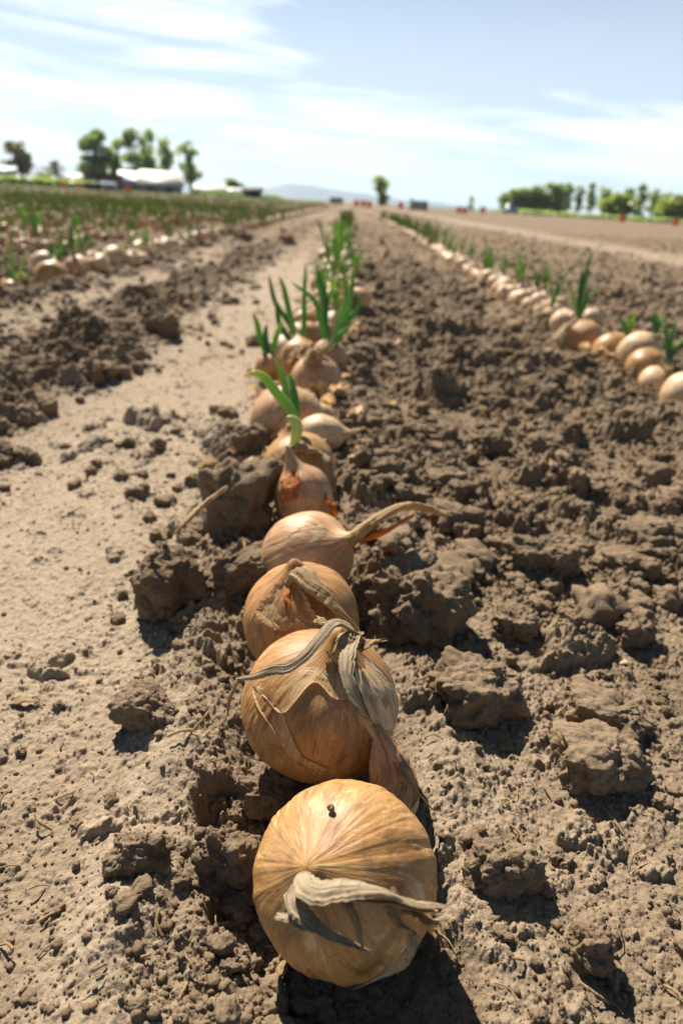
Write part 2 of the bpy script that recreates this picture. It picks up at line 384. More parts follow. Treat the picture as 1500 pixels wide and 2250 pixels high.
for k, v in HERO.items():
    c = P(v[0], v[1], v[2]); n = P(v[4], v[5], v[6]); rad = v[3]*v[2]/FPX
    HC[k] = (c, n, rad, v[7], v[8])
    PITS.append((c[0], c[1], rad*1.05, min(.014, .35*rad)))
PITS.append((-.045, .285, .022, .020)); PITS.append((.05, .19, .03, .010)); PITS.append((-.035, .225, .014, .014))

# ------------------------------------------------------------------ ground sheet
def zz0(z): return np.clip(z, -.02, .02)
def build_ground():
    ys = [-60, -20, -8, -3, -1.5, -.8, -.45, -.25, -.12, -.04, .0, .03, .05]
    y = .06
    while y < 14: ys.append(y); y += .00155*(.22+y) if y < 4 else .0021*(.22+y)
    while y < 9000: ys.append(y); y *= 1.03
    ys = np.array(ys)
    nu = 1180
    inner = np.linspace(-1, 1, nu); outer = 1+np.array([.01, .03, .07, .13, .22, .35, .55, .9, 1.5, 2.6, 5, 9])
    us = np.concatenate([-outer[::-1], inner, outer])
    Z = []; X = []; Y = []; CR = []; GR = []
    rows = len(ys); dys = np.gradient(ys)
    for a in range(0, rows, 64):
        yy = ys[a:a+64]; half = .10+.60*np.maximum(yy, 0)+.13*np.exp(-np.maximum(yy, 0)/.3)
        half = np.where(yy < 0, .23+np.abs(yy)*.6, half)
        xx = us[None, :]*half[:, None]; yg = np.repeat(yy[:, None], len(us), 1)
        st = max(float(dys[a:a+64].min()), .0006) if yy[0] >= .04 else .0012
        z = terrain(xx, yg, st if yy[0] > 2 else .0009+.0*st)
        rgh, sm = zones(xx, yg)
        d = np.hypot(xx, yg)
        fade = np.clip((d-60)/200, 0, 1); z = z*(1-fade)
        X.append(xx); Y.append(yg); Z.append(z)
        CR.append(np.clip(sm*.8+.55*np.clip((.62-rgh)*2, 0, 1)*np.clip(1.3-yg, 0, 1)*np.clip((zz0(z)+.004)/.01, 0, 1)+.1*vn2(xx/.3, yg/.3, 9), 0, 1))
        lf = np.clip((-xx-1.2-.02*yg)/3, 0, 1)*np.clip((yg-9)/15, 0, 1)
        GR.append(np.clip(lf*.12+.45*np.clip((d-150)/100, 0, 1), 0, 1))
    V = np.stack([np.concatenate(a).ravel() for a in (X, Y, Z)], 1)
    f = gridfaces(rows, len(us), False)[:, [0, 1, 2, 3]]
    me = new_mesh('ground', V, f, M_soil, attrs={'crust': np.concatenate(CR).ravel(), 'grassy': np.concatenate(GR).ravel()})
    tag(link('ground', me), None, None, kind='structure')
    print('ground verts', len(V))
build_ground()

# ------------------------------------------------------------------ clods and crumbs
def ico(n):
    import bmesh
    bm = bmesh.new(); bmesh.ops.create_icosphere(bm, subdivisions=n, radius=1)
    V = np.array([v.co[:] for v in bm.verts]); F = np.array([[v.index for v in f.verts] for f in bm.faces]); bm.free(); return V, F
ICO = {n: ico(n) for n in (1, 2, 3, 4, 5, 6)}
def clod_verts(V, seed, dims, block=.35, fine=False):
    p = V.copy(); o = seed*3.71; V = V*(np.array(dims)/max(dims))**.75
    # slightly blocky lump, torn and knobbly
    e = 1/np.maximum(np.abs(p).max(1), 1e-6); p = p*(1+block*(e-1))[:, None]*.82
    r = 1+.62*fbm3(V*1.15+o, seed, 3, .5)
    w1 = worley3(V*2.3+o, seed+5); w2 = worley3(V*5.5+o, seed+6)
    r = r+.27*(.5-w1)+.14*(.5-w2)+.12*fbm3(V*7+o, seed+3, 4, .62)
    if len(V) > 5000 or fine:
        r = r+.045*(.5-worley3(V*13+o, seed+8))+.03*(.5-worley3(V*30+o, seed+9))+.03*fbm3(V*26+o, seed+4, 3, .65)
    p = p*r[:, None]
    p = p+.12*np.stack([fbm3(V*2.2+o+9*k, seed+20+k, 3) for k in range(3)], 1)
    p[:, 2] = np.where(p[:, 2] < -.55, -.55+(p[:, 2]+.55)*.3, p[:, 2])
    return p*np.array(dims)
# centre px, py, depth, half sizes px (w, h, d), label
CL = [
 (378, 1300, .500, 82, 92, 80, 'tall crumbling soil clod at the left end of the clod heap beside the third onion'),
 (528, 1105, .610, 80, 92, 85, 'tallest rugged soil clod of the heap leaning against the dried leaf'),
 (528, 1268, .540, 84, 55, 60, 'low oblong soil clod touching the left side of the third and fourth onions'),
 (905, 1335, .500, 112, 98, 110, 'largest rounded knobbly soil clod right of the third onion'),
 (840, 1165, .620, 72, 42, 60, 'smooth brown soil clod lying under the long dried neck'),
 (1048, 1520, .400, 116, 72, 90, 'big soil clod with a crumbly top and a broad shadow, right of the second onion'),
 (305, 1880, .312, 72, 56, 60, 'blocky soil clod alone on the smooth soil left of the front onion'),
 (500, 1880, .312, 70, 72, 60, 'soil clod pressed against the left side of the front onion'),
 (520, 1985, .295, 55, 36, 44, 'low flat soil clod below the one touching the front onion'),
 (590, 1748, .350, 66, 46, 52, 'cracked soil clod wedged between the front onion and the second onion'),
 (1195, 1235, .560, 85, 60, 70, 'wide pale soil clod in the rough ground at right, its lower side dark'),
 (1130, 1375, .475, 46, 40, 44, 'small squarish soil clod right of the largest clod'),
 (1100, 1905, .310, 84, 62, 66, 'soil clod with a deep shadow right of the front onion'),
 (1295, 2080, .280, 52, 60, 50, 'grey faced soil clod near the bottom right corner'),
 (355, 722, 1.58, 34, 32, 34, 'dark upright soil clod standing alone on the pale track'),
 (200, 825, 1.20, 38, 30, 38, 'dark soil clod at the edge of the pale track, nearer than the upright one'),
 (48, 920, .95, 28, 24, 28, 'rounded soil clod at the left edge, right one of a pair'),
 (12, 912, .96, 26, 26, 26, 'rounded soil clod at the left edge, left one of a pair'),
 (60, 1005, .84, 32, 22, 28, 'low dark soil clod just below the pair at the left edge'),
 (8, 1000, .84, 24, 26, 26, 'dark soil clod cut by the left edge of the picture'),
 (795, 775, 1.36, 42, 26, 34, 'smooth dark soil clod right of the tall green sprout in the middle row'),
 (535, 522, 3.8, 20, 14, 18, 'dark soil clod far up the pale track, left one of two'),
 (633, 522, 3.8, 22, 13, 18, 'dark soil clod far up the pale track, right one of two'),
 (1070, 980, .84, 50, 32, 40, 'left half of a split lumpy soil clod in the rough ground'),
 (1190, 985, .84, 44, 32, 40, 'right half of a split lumpy soil clod in the rough ground'),
 (1400, 1250, .56, 46, 34, 40, 'knobbly soil clod in the rough ground near the right edge'),
 (1390, 1385, .475, 52, 34, 42, 'soil clod under the right edge of the rough ground with a wide shadow'),
 (545, 975, .90, 40, 36, 36, 'crumbling soil clod touching a scrap of orange skin left of the sprouting onion'),
 (330, 1560, .405, 78, 46, 56, 'low spreading soil clod left of the second onion'),
 (980, 2120, .268, 30, 22, 26, 'small soil clod below the front onion'),
 (1320, 1680, .355, 105, 60, 80, 'broad mound of soil at right between two deep shadows'),
 (1340, 1570, .385, 95, 40, 70, 'flat topped soil mound at right with a notched front'),
 (250, 720, 1.62, 42, 18, 30, 'dark crumbly soil clod left of the upright clod on the track'),
 (1010, 1140, .64, 60, 36, 44, 'soil clod beyond the tip of the long dried neck'),
]
def build_clods():
    for i, (px, py, d, w, h, dp, lab) in enumerate(CL):
        for _ in range(30):             # slide away or closer until the clod beds in the soil
            c = P(px, py, d); s = d/FPX; want = ground_z(c[0], c[1])+h*s*.42
            d *= 1+np.clip((c[2]-want)/CAMH*.8, -.04, .04)
        c = P(px, py, d); s = d/FPX
        V, F = ICO[6] if d < .7 else ICO[5]
        v = clod_verts(V, 40+i*7, (w*s*1.08, dp*s, h*s*1.12))
        a = random.Random(i).uniform(-.5, .5); ca, sa = math.cos(a), math.sin(a)
        v = np.stack([v[:, 0]*ca-v[:, 1]*sa, v[:, 0]*sa+v[:, 1]*ca, v[:, 2]], 1)
        zg = ground_z(c[0], c[1]); z = c[2]
        low = v[:, 2].min()
        z = min(z, zg-low-.10*(v[:, 2].max()-low))          # always bedded in the soil
        o = link('soil_clod', new_mesh('soil_clod', v, F, M_clod), loc=(c[0], c[1], z))
        tag(o, lab, 'clod', 'clods of soil lying on the field')
build_clods()
def build_crumbs():
    rg = np.random.default_rng(5); Vs = []; Fs = []; n = 0
    shapes = [clod_verts(ICO[2][0], 300+k, (1, 1, .8)) for k in range(14)]
    tn = [clod_verts(ICO[1][0], 360+k, (1, 1, .8)) for k in range(9)]
    hi = [clod_verts(ICO[4][0], 330+k, (1, 1, .8), fine=True) for k in range(10)]
    m = 60000
    y = .12+np.exp(rg.uniform(math.log(.05), math.log(3.2), m)); x = rg.uniform(-1, 1, m)*(.16+.56*y)
    rough, sm = zones(x, y); keep = rg.random(m) < rough*.95+.06
    x = x[keep]; y = y[keep]; z = terrain(x, y, .002)
    rough = rough[keep]; r = .0006*np.exp(rg.exponential(.50, len(x))*(.7+.6*rough)); r = np.minimum(r, .0055)*(1+.9*np.clip(y-.4, 0, 2))
    m2 = 2600; y2 = .40+np.exp(rg.uniform(math.log(.12), math.log(5.0), m2))*.9; x2 = rg.uniform(-1, 1, m2)*(.14+.56*y2)
    ro2, s2 = zones(x2, y2); k2 = (rg.random(m2) < np.clip(ro2*1.1-.15, 0, 1)) & (np.abs(x2-ROW_MID(y2)) > .065) & (np.abs(x2-.65) > .07); x2 = x2[k2]; y2 = y2[k2]
    r2 = (.0055+.006*rg.exponential(.8, len(x2)))*(1+.25*np.clip(y2-.8, 0, 2)); r2 = np.minimum(r2, .024)
    x = np.concatenate([x, x2]); y = np.concatenate([y, y2]); z = np.concatenate([z, terrain(x2, y2, .002)]); r = np.concatenate([r, r2])
    for i in range(len(x)):
        big = r[i] > .0035 and (y[i] < .8 or r[i] > .0054 and y[i] < 1.8)
        tiny = r[i] < .0012*(1+y[i]); V = (hi[i % 10] if big else (tn[i % 9] if tiny else shapes[i % 14])); F = ICO[4][1] if big else (ICO[1][1] if tiny else ICO[2][1])
        a = rg.uniform(0, 6.28); ca, sa = math.cos(a), math.sin(a); v = V*r[i]*rg.uniform(.75, 1.25, 3)
        v = np.stack([v[:, 0]*ca-v[:, 1]*sa+x[i], v[:, 0]*sa+v[:, 1]*ca+y[i], v[:, 2]+z[i]+r[i]*.25], 1)
        Vs.append(v); Fs.append(F+n); n += len(v)
    me = new_mesh('soil_crumbs', np.concatenate(Vs), np.concatenate(Fs), M_clod, smooth=False)
    tag(link('soil_crumbs', me), 'loose crumbs of dry soil scattered over the field', 'soil crumbs', kind='stuff')
    print('crumbs', len(x), n)
build_crumbs()

# ------------------------------------------------------------------ onions
def bulb_mesh(name, a, flat, material, seed, nu=150, nv=220, neck=.30, ribs=.012, axis=(0, 0, 1), lump=.03):
    ph = np.linspace(.0, math.pi, nu)**1.0; th = np.linspace(0, 2*math.pi, nv, endpoint=False)
    PH, TH = np.meshgrid(ph, th, indexing='ij')
    rho = np.sin(PH)**.92; zz = flat*np.cos(PH)
    sh = np.exp(-(rho/.20)**1.5)*(PH < 1.5); zz = zz+neck*sh
    rho = rho+.02*(PH < 1.0)*np.exp(-((PH-.06)/.05)**2)*np.clip(PH/.04, 0, 1)
    zz = zz-.06*np.exp(-(rho/.16)**2)*(PH > 1.6)
    TH = TH+.0*PH; q = np.stack([np.cos(TH).ravel()*.75, np.sin(TH).ravel()*.75, PH.ravel()*.35], 1)
    rib = fbm3(q*np.array([7, 7, 1.0])+seed, seed, 3, .6).reshape(PH.shape)
    sharp = -np.clip(.10-np.abs(rib), 0, .1)*10
    lmp = fbm3(np.stack([q[:, 0]*rho.ravel(), q[:, 1]*rho.ravel(), zz.ravel()], 1)*1.2+seed, seed+9, 2).reshape(PH.shape)
    mid = np.sin(PH)**.5
    crinkle = fbm3(q*np.array([16, 16, 5])+seed*2, seed+4, 3, .6).reshape(PH.shape)
    k = 1+ribs*(rib+.45*sharp)*(.45+.55*mid+.9*np.exp(-(rho/.35)**2))+lump*lmp+.0035*crinkle
    x = rho*k*np.cos(TH)*a; y = rho*k*np.sin(TH)*a; z = zz*a*(1+lump*lmp)
    e1, e2, e3 = frame(axis)
    V = x.ravel()[:, None]*e1+y.ravel()[:, None]*e2+z.ravel()[:, None]*e3
    return new_mesh(name, V, gridfaces(nu, nv)[:, ::-1], material, attrs={'sk': np.stack([np.cos(TH).ravel(), np.sin(TH).ravel(), PH.ravel()], 1)})
def bulb_point(a, flat, axis, TH, PH, off):
    rho = np.sin(PH)**.92; zz = flat*np.cos(PH)+.30*np.exp(-(rho/.20)**1.5)*(PH < 1.5)
    e1, e2, e3 = frame(axis); rr = a*(1+off)
    return (rho*np.cos(TH)*rr)[:, None]*e1+(rho*np.sin(TH)*rr)[:, None]*e2+(zz*rr)[:, None]*e3
def skin_patch(name, a, flat, axis, th, ph, material, seed, lift=.05, base=.012, jag=.35, nu=60, nv=60):
    u = np.linspace(0, 1, nu); v = np.linspace(0, 1, nv); U, Vv = np.meshgrid(u, v, indexing='ij')
    jl = jag*(fbm2(U*5, U*0+1, seed, 4)*.5); jr = jag*(fbm2(U*5, U*0+7, seed+1, 4)*.5); jb = jag*(fbm2(Vv*6, Vv*0+3, seed+2, 4)*.5)
    TH = th[0]+(th[1]-th[0])*(Vv*(1+jr)+(1-Vv)*jl*.8); PH = ph[0]+(ph[1]-ph[0])*U*(1+jb)
    edge = np.maximum(np.abs(Vv-.5)*2, U)**5
    off = base+lift*edge*(.6+.8*vn2(U*4, Vv*4, seed+5))+.010*fbm2(U*6, Vv*7, seed+6, 3)
    p = bulb_point(a, flat, axis, TH.ravel(), np.clip(PH.ravel(), .02, 3.1), off.ravel())
    f = gridfaces(nu, nv, False)
    me = new_mesh(name, p, f, material, attrs={'sk': np.stack([np.cos(TH).ravel()*1.3, np.sin(TH).ravel()*1.3, PH.ravel()], 1)})
    return me
def ribbon(name, pts, widths, material, seed, thick=.22, twist=(0, 0), fold=.5, n=70, m=36, fray=.35, base=(0, 0, 0), normal=None, cru=1.0):
    """a dried leaf: flattened, fibrous, crumpled tube along pts"""
    C = spline(pts, n); s = np.linspace(0, 1, n); T = np.gradient(C, axis=0); T /= np.linalg.norm(T, axis=1)[:, None]+1e-9
    wd = np.interp(s, np.linspace(0, 1, len(widths)), widths)
    nrm = np.array(normal if normal is not None else (-.30, .08, .95)); A = np.cross(T, nrm); A /= np.linalg.norm(A, axis=1)[:, None]+1e-9
    B = np.cross(A, T); tw = twist[0]+(twist[1]-twist[0])*s+.3*fbm2(s*3, s*0, seed, 2)
    A2 = A*np.cos(tw)[:, None]+B*np.sin(tw)[:, None]; B2 = B*np.cos(tw)[:, None]-A*np.sin(tw)[:, None]
    an = np.linspace(0, 2*math.pi, m, endpoint=False); Sg, An = np.meshgrid(s, an, indexing='ij')
    q = np.stack([np.cos(An).ravel()*5, np.sin(An).ravel()*5, Sg.ravel()*2.2], 1)
    fib = fbm3(q+seed, seed, 3, .6).reshape(Sg.shape); cr = fbm3(np.stack([np.cos(An).ravel(), np.sin(An).ravel(), Sg.ravel()*7], 1)+seed, seed+3, 3).reshape(Sg.shape)
    ca = np.cos(An); sa = np.sin(An)
    X = ca*(1+.16*cru*fib+.16*cru*cr+cru*.35*(vn2(Sg*9, Sg*0+(ca > 0)*5, seed+30)-.5)+cru*.16*(vn2(Sg*70, Sg*0+(ca > 0)*5, seed+32)-.5)+cru*.2*(vn2(Sg*27, Sg*0+(ca > 0)*5, seed+31)-.5)); Y = sa*thick*(1+.5*fib)+fold*.35*np.sin(ca*2.6+3*fbm2(Sg*2, Sg*0, seed+8, 2))*.6+cru*.10*cr+cru*.17*fib
    w = wd[:, None]
    # frayed end: fibres of unequal length
    ext = np.clip((Sg-.86)/.14, 0, 1)*fray*(hsh(np.floor(An*2.6), np.zeros_like(An), 0, seed)-.35)*wd.max()*3
    V = C[:, None, :]+A2[:, None, :]*(X*w)[..., None]+B2[:, None, :]*(Y*w)[..., None]+T[:, None, :]*ext[..., None]
    V = V.reshape(-1, 3)-np.array(base)
    return new_mesh(name, V, gridfaces(n, m), material, attrs={'sk': np.stack([np.cos(An).ravel(), np.sin(An).ravel(), Sg.ravel()*1.3], 1)})
def leaf_mesh(name, pts, r, material, base=(0, 0, 0), n=18, m=9, tip=.12, seed=0):
    C = spline(pts, n); s = np.linspace(0, 1, n); T = np.gradient(C, axis=0); T /= np.linalg.norm(T, axis=1)[:, None]+1e-9
    A = np.cross(T, [.3, -1, .2]); A /= np.linalg.norm(A, axis=1)[:, None]; B = np.cross(A, T)
    w = r*(np.clip(.75+.6*s, 0, 1.0))*np.sqrt(np.clip(1.02-s**2.6, tip**2, 1)); w[-1] = r*.06
    an = np.linspace(0, 2*math.pi, m, endpoint=False)
    V = C[:, None, :]+A[:, None, :]*(np.cos(an)[None, :]*w[:, None])[..., None]+B[:, None, :]*(np.sin(an)[None, :]*w[:, None]*.6)[..., None]
    return new_mesh(name, V.reshape(-1, 3)-np.array(base), gridfaces(n, m), material, attrs={'tip': np.repeat(s, m)})
HERO_LAB = {
 'one': ('big golden onion in front with ribbed skin and a grey dried leaf folded over it', 'onion'),
 'two': ('large brown onion with peeling skin and dried leaves hanging over it, second from front', 'onion'),
 'three': ('smooth golden brown onion just behind the peeling one, its dried neck folded to the right', 'onion'),
 'four': ('tan onion lying on its side with a long dried neck reaching right', 'onion'),
 'five': ('pointed onion with a glowing orange torn skin on top', 'onion'),
 'six': ('onion with a pale green curled stalk and three green leaves', 'onion'),
 'seven': ('small pale onion lying right of the sprouting one, its tail pointing right', 'onion'),
 'eight': ('large round pinkish onion behind the green stalk', 'onion'),
 'nine': ('shaded brown onion with a dark crumbly dried neck in the middle row', 'onion'),
 'ten': ('onion with a tuft of green leaves leaning left, in the middle row', 'onion'),
 'eleven': ('onion carrying the tallest spreading green sprout in the middle row', 'onion'),
 'twelve': ('small onion with three short green leaves at the left side of the middle row', 'onion'),
 'twelveb': ('onion half hidden behind the round pinkish one, with a dry strip across it', 'onion'),
 'r1': ('pale onion cut by the right edge of the picture, nearest of the right row', 'onion'),
 'r2': ('small pale onion with a papery tan neck at the near end of the right row', 'onion'),
 'r3': ('round tan onion behind the papery necked one at the right edge', 'onion'),
 'r4': ('pale onion with split dry skin and orange neck in the right row', 'onion'),
 'r5': ('smooth upright onion with a short green tuft in the right row', 'onion'),
 'r6': ('large shaded reddish onion under the tall sprout in the right row', 'onion'),
 'r7': ('low pale onion with torn papery skin left of the shaded reddish one', 'onion'),
 'l1': ('big shaded onion at the near end of the left row, below the sprouts', 'onion'),
 'l2': ('pale onion lying just behind the big shaded one in the left row', 'onion'),
 'l4': ('pale onion right of the big shaded one in the left row', 'onion'),
 'l5': ('small onion at the left edge under the tall sprouts of the left row', 'onion'),
 'l6': ('brown onion touching the bright flattish one in the left row', 'onion'),
 'l3': ('bright flattish onion standing out alone further along the left row', 'onion'),
}
ON = {}
for i, (k, (c, n, rad, flat, m)) in enumerate(HC.items()):
    ax = n-c; ax = ax/np.linalg.norm(ax)
    e = empty('onion', (c[0], c[1], c[2]-rad*.9)); tag(e, HERO_LAB[k][0], 'onion', 'onions lying in rows on the soil')
    big = k in ('one', 'two', 'three', 'four')
    o = link('bulb', bulb_mesh('bulb', rad, flat, m, 11+i*5, *( (200, 300) if big else (90, 120)), axis=ax,
             neck={'one': .16, 'five': .75, 'four': .45, 'seven': .6, 'nine': .45}.get(k, .30), ribs=.030 if k == 'one' else .018 if k in ('two', 'three') else .012, lump=.06), e, (0, 0, rad*.9))
    ON[k] = (e, c, ax, rad, flat, np.array(e.location))
def part_ribbon(k, name, px, widths, material, seed, **kw):     # px: (x, y, depth) along the dried leaf
    e = ON[k][0]; b = ON[k][5]
    pts = [P(*q) for q in px]
    return link(name, ribbon(name, pts, widths, material, seed, base=b, **kw), e)
def part_leaf(k, px, r, material=None, name='leaf'):
    return link(name, leaf_mesh(name, [P(*q) for q in px], r, material or M_leaf, base=ON[k][5]), ON[k][0])
def part_skin(k, th, ph, seed, material=None, **kw):
    e, c, ax, rad, flat, b = ON[k]
    return link('loose_skin', skin_patch('loose_skin', rad, flat, ax, th, ph, material or M_flap, seed, **kw), e, tuple(c-b))

# front onion: folded grey leaf
part_ribbon('one', 'dried_leaf', [(680, 1905, .288), (672, 1935, .270), (700, 1958, .262), (760, 1952, .259), (830, 1958, .260), (900, 1985, .264), (965, 1992, .268)],
            [.0024, .0054, .0064, .0060, .0054, .0050, .0036], M_dryg, 3, thick=.13, fold=.9, twist=(.2, .5), fray=.5, n=110, m=64)
part_ribbon('one', 'dried_leaf', [(672, 1918, .276), (655, 1960, .270), (650, 1990, .264), (690, 2030, .262), (735, 2058, .262), (790, 2082, .263)],
            [.0018, .0044, .0036, .0052, .0046, .0016], M_dryg, 5, thick=.2, twist=(0, .6), fray=.6, n=90, m=48)
part_ribbon('one', 'dried_leaf', [(606, 2014, .267), (640, 2022, .264), (690, 2038, .2625), (740, 2062, .262)],
            [.0015, .0024, .0030, .0016], M_dryg, 6, thick=.3, twist=(0, .4), fray=.3)
part_ribbon('one', 'dried_leaf', [(745, 1962, .263), (768, 1995, .262), (785, 2035, .262), (798, 2085, .264)], [.0028, .0030, .0020, .0005], M_dry, 7, thick=.2, twist=(.3, 1.2))
part_ribbon('one', 'dried_leaf', [(850, 1965, .266), (868, 2000, .266), (885, 2035, .268), (905, 2052, .270)], [.0040, .0044, .0032, .0018], M_dry, 8, thick=.2, twist=(.2, .7), fray=.7)
part_ribbon('one', 'dried_leaf', [(905, 2045, .270), (900, 2085, .270), (872, 2125, .272), (830, 2148, .275), (780, 2172, .279)], [.0018, .0022, .0026, .0020, .0007], M_dryg, 9, thick=.2, twist=(.6, 2.6))
part_ribbon('one', 'dried_leaf', [(880, 1985, .270), (915, 2000, .272), (945, 2020, .275), (955, 2040, .280)], [.0030, .0044, .0040, .0022], M_dry, 10, thick=.25, fray=.9)
part_ribbon('one', 'dried_leaf', [(705, 1962, .266), (760, 1972, .264), (830, 1978, .264), (890, 1998, .267), (950, 2004, .271)],
            [.0030, .0048, .0052, .0044, .0024], M_dry, 12, thick=.12, fold=.9, twist=(.5, .9), fray=.8, n=90, m=48)
part_ribbon('one', 'dried_leaf', [(655, 1900, .290), (672, 1888, .287), (700, 1886, .285), (722, 1902, .283)], [.0010, .0022, .0026, .0012], M_flap, 13, thick=.15, fray=.8)
# soil speck on the front onion
sp_p = P(728, 1785, .300)
V, F = ICO[3]
tag(link('soil_crumb', new_mesh('soil_crumb', clod_verts(V, 777, (.0018, .0015, .0016)), F, M_clod), loc=tuple(HC['one'][0]+(sp_p-HC['one'][0])/np.linalg.norm(sp_p-HC['one'][0])*HC['one'][2]*1.0)),
    'tiny dark crumb of soil stuck on top of the front onion', 'soil crumb')
# second onion: leaves and peeling skin
part_ribbon('two', 'dried_leaf', [(790, 1425, .385), (775, 1385, .380), (738, 1368, .374), (708, 1398, .364), (672, 1440, .356), (635, 1468, .353), (598, 1472, .354), (560, 1485, .358), (522, 1492, .366)],
            [.0030, .0036, .0032, .0028, .0026, .0026, .0028, .0020, .0010], M_dryg, 21, thick=.35, cru=.8, twist=(0, .8), fray=.3, n=120, m=48)
part_ribbon('two', 'dried_leaf', [(525, 1490, .366), (515, 1510, .366), (505, 1540, .369), (500, 1572, .373)], [.0015, .0018, .0016, .0008], M_dry, 22, thick=.5, fray=.9)
part_ribbon('two', 'dried_leaf', [(775, 1400, .378), (765, 1440, .363), (762, 1480, .355), (775, 1525, .350), (795, 1570, .351), (815, 1608, .355)],
            [.0042, .0044, .0034, .0038, .0042, .0018], M_dryg, 23, thick=.3, twist=(.2, .9), fray=.8, n=110, m=48)
part_ribbon('two', 'dried_leaf', [(790, 1430, .378), (812, 1412, .380), (832, 1408, .384)], [.0028, .0030, .0014], M_dry, 24, thick=.4, fray=1.2)
part_ribbon('two', 'dried_leaf', [(735, 1378, .378), (712, 1368, .380), (698, 1362, .383)], [.0022, .0022, .0026], M_dry, 25, thick=.4, fray=1.0)
part_ribbon('two', 'neck', [(748, 1450, .375), (752, 1428, .374), (765, 1402, .378), (785, 1400, .382)], [.0075, .0068, .0058, .0034], M_dry, 26, thick=.6, fray=.3)
# third onion
part_ribbon('three', 'neck', [(655, 1300, .468), (650, 1268, .462), (662, 1262, .456), (695, 1295, .448), (735, 1335, .448), (785, 1388, .456)],
            [.0080, .0070, .0078, .0080, .0066, .0030], M_dry, 31, thick=.45, twist=(0, .5), fray=.2, n=110, m=48)
part_ribbon('three', 'dried_leaf', [(635, 1290, .458), (628, 1310, .453), (636, 1326, .450)], [.0020, .0024, .0012], M_glow, 32, thick=.3)
part_skin('three', (2.2, 3.4), (.15, 1.0), 33, lift=.04)
# fourth onion: long neck to the right
part_ribbon('four', 'neck', [(752, 1195, .572), (785, 1172, .562), (830, 1140, .560), (880, 1116, .565), (915, 1112, .572), (958, 1124, .578)],
            [.0150, .0095, .0072, .0060, .0048, .0040], M_dry, 41, thick=.5, twist=(0, .7), fray=.5, n=120, m=56)
part_ribbon('four', 'dried_leaf', [(790, 1190, .565), (830, 1175, .562), (870, 1155, .562), (905, 1135, .568)], [.0070, .0060, .0040, .0018], M_glow, 42, thick=.15, twist=(.4, .9))
# fifth: orange torn skin
e5 = ON['five']
part_ribbon('five', 'loose_skin', [(640, 1100, .665), (636, 1070, .668), (640, 1045, .675), (652, 1028, .682)], [.0075, .0100, .0070, .0018], M_glow, 51, thick=.12, fold=.3, fray=.1)
part_ribbon('five', 'loose_skin', [(612, 1080, .69), (618, 1055, .69), (640, 1038, .69)], [.0060, .0080, .0030], M_flap, 52, thick=.12, fold=.3)
part_ribbon('five', 'loose_skin', [(735, 1135, .675), (728, 1110, .675), (712, 1085, .68)], [.0030, .0045, .0020], M_glow, 53, thick=.12)
# sixth: stalk and leaves
part_leaf('six', [(645, 985, .765), (650, 960, .76), (652, 935, .755), (640, 922, .752), (622, 925, .75)], .0070, M_stalk, 'stalk')
part_leaf('six', [(652, 950, .762), (640, 905, .76), (605, 860, .76), (575, 825, .76), (545, 820, .757)], .0062)
part_leaf('six', [(650, 930, .77), (632, 880, .775), (622, 830, .78), (603, 785, .78)], .0050)
part_leaf('six', [(652, 930, .78), (650, 890, .785), (643, 850, .79), (635, 818, .79)], .0050)
part_ribbon('six', 'dried_leaf', [(690, 990, .765), (710, 1010, .755), (722, 1045, .75), (728, 1075, .752)], [.0060, .0065, .0060, .0040], M_dry, 61, thick=.3, fray=.7)
part_ribbon('six', 'neck', [(622, 1002, .758), (640, 988, .752), (672, 985, .755), (700, 998, .76)], [.0060, .0085, .0080, .0050], M_dry, 62, thick=.5, fray=.8)
part_ribbon('six', 'dried_leaf', [(610, 1000, .762), (606, 1020, .757), (608, 1040, .757)], [.0050, .0045, .0030], M_dry, 63, thick=.3, fray=.8)
part_ribbon('seven', 'neck', [(738, 948, .90), (762, 950, .895), (790, 944, .895)], [.0080, .0055, .0040], M_dry, 71, thick=.5, fray=.8)
part_ribbon('twelveb', 'dried_leaf', [(655, 868, .95), (672, 895, .945), (690, 925, .94)], [.0030, .0035, .0030], M_dry, 72, thick=.3)
part_ribbon('nine', 'neck', [(680, 812, 1.13), (688, 785, 1.13), (705, 772, 1.14)], [.0160, .0180, .0120], M_dry, 91, thick=.6, fray=.8)
part_ribbon('ten', 'loose_skin', [(635, 800, 1.28), (650, 775, 1.28), (672, 758, 1.28)], [.012, .016, .010], M_flap, 92, thick=.3)
for pts in ([(725, 768, 1.32), (715, 710, 1.32), (714, 650, 1.33), (690, 580, 1.33)], [(730, 768, 1.32), (745, 710, 1.32), (760, 650, 1.33), (752, 600, 1.33)],
            [(732, 768, 1.31), (752, 715, 1.31), (770, 660, 1.31), (778, 570, 1.31)], [(722, 768, 1.31), (705, 710, 1.30), (690, 660, 1.30), (640, 620, 1.30)],
            [(728, 765, 1.30), (742, 742, 1.29), (755, 728, 1.29), (770, 720, 1.28)], [(735, 768, 1.33), (760, 710, 1.34), (785, 680, 1.34), (792, 645, 1.34)]):
    part_leaf('eleven', pts, .0062)
for pts in ([(590, 790, 1.24), (572, 745, 1.24), (565, 712, 1.24), (556, 688, 1.24)], [(592, 790, 1.24), (586, 760, 1.24), (583, 735, 1.24), (586, 712, 1.24)], [(596, 790, 1.23), (602, 760, 1.23), (612, 725, 1.23), (622, 705, 1.23)]):
    part_leaf('twelve', pts, .0062)
for pts in ([(655, 755, 1.36), (635, 710, 1.38), (605, 665, 1.38), (590, 602, 1.38)], [(658, 755, 1.36), (640, 705, 1.36), (625, 640, 1.36), (614, 606, 1.36)], [(650, 758, 1.36), (628, 735, 1.36), (612, 705, 1.36), (606, 655, 1.36)],
            [(662, 755, 1.4), (668, 710, 1.4), (668, 660, 1.4), (672, 575, 1.4)]):
    part_leaf('ten', pts, .0066)
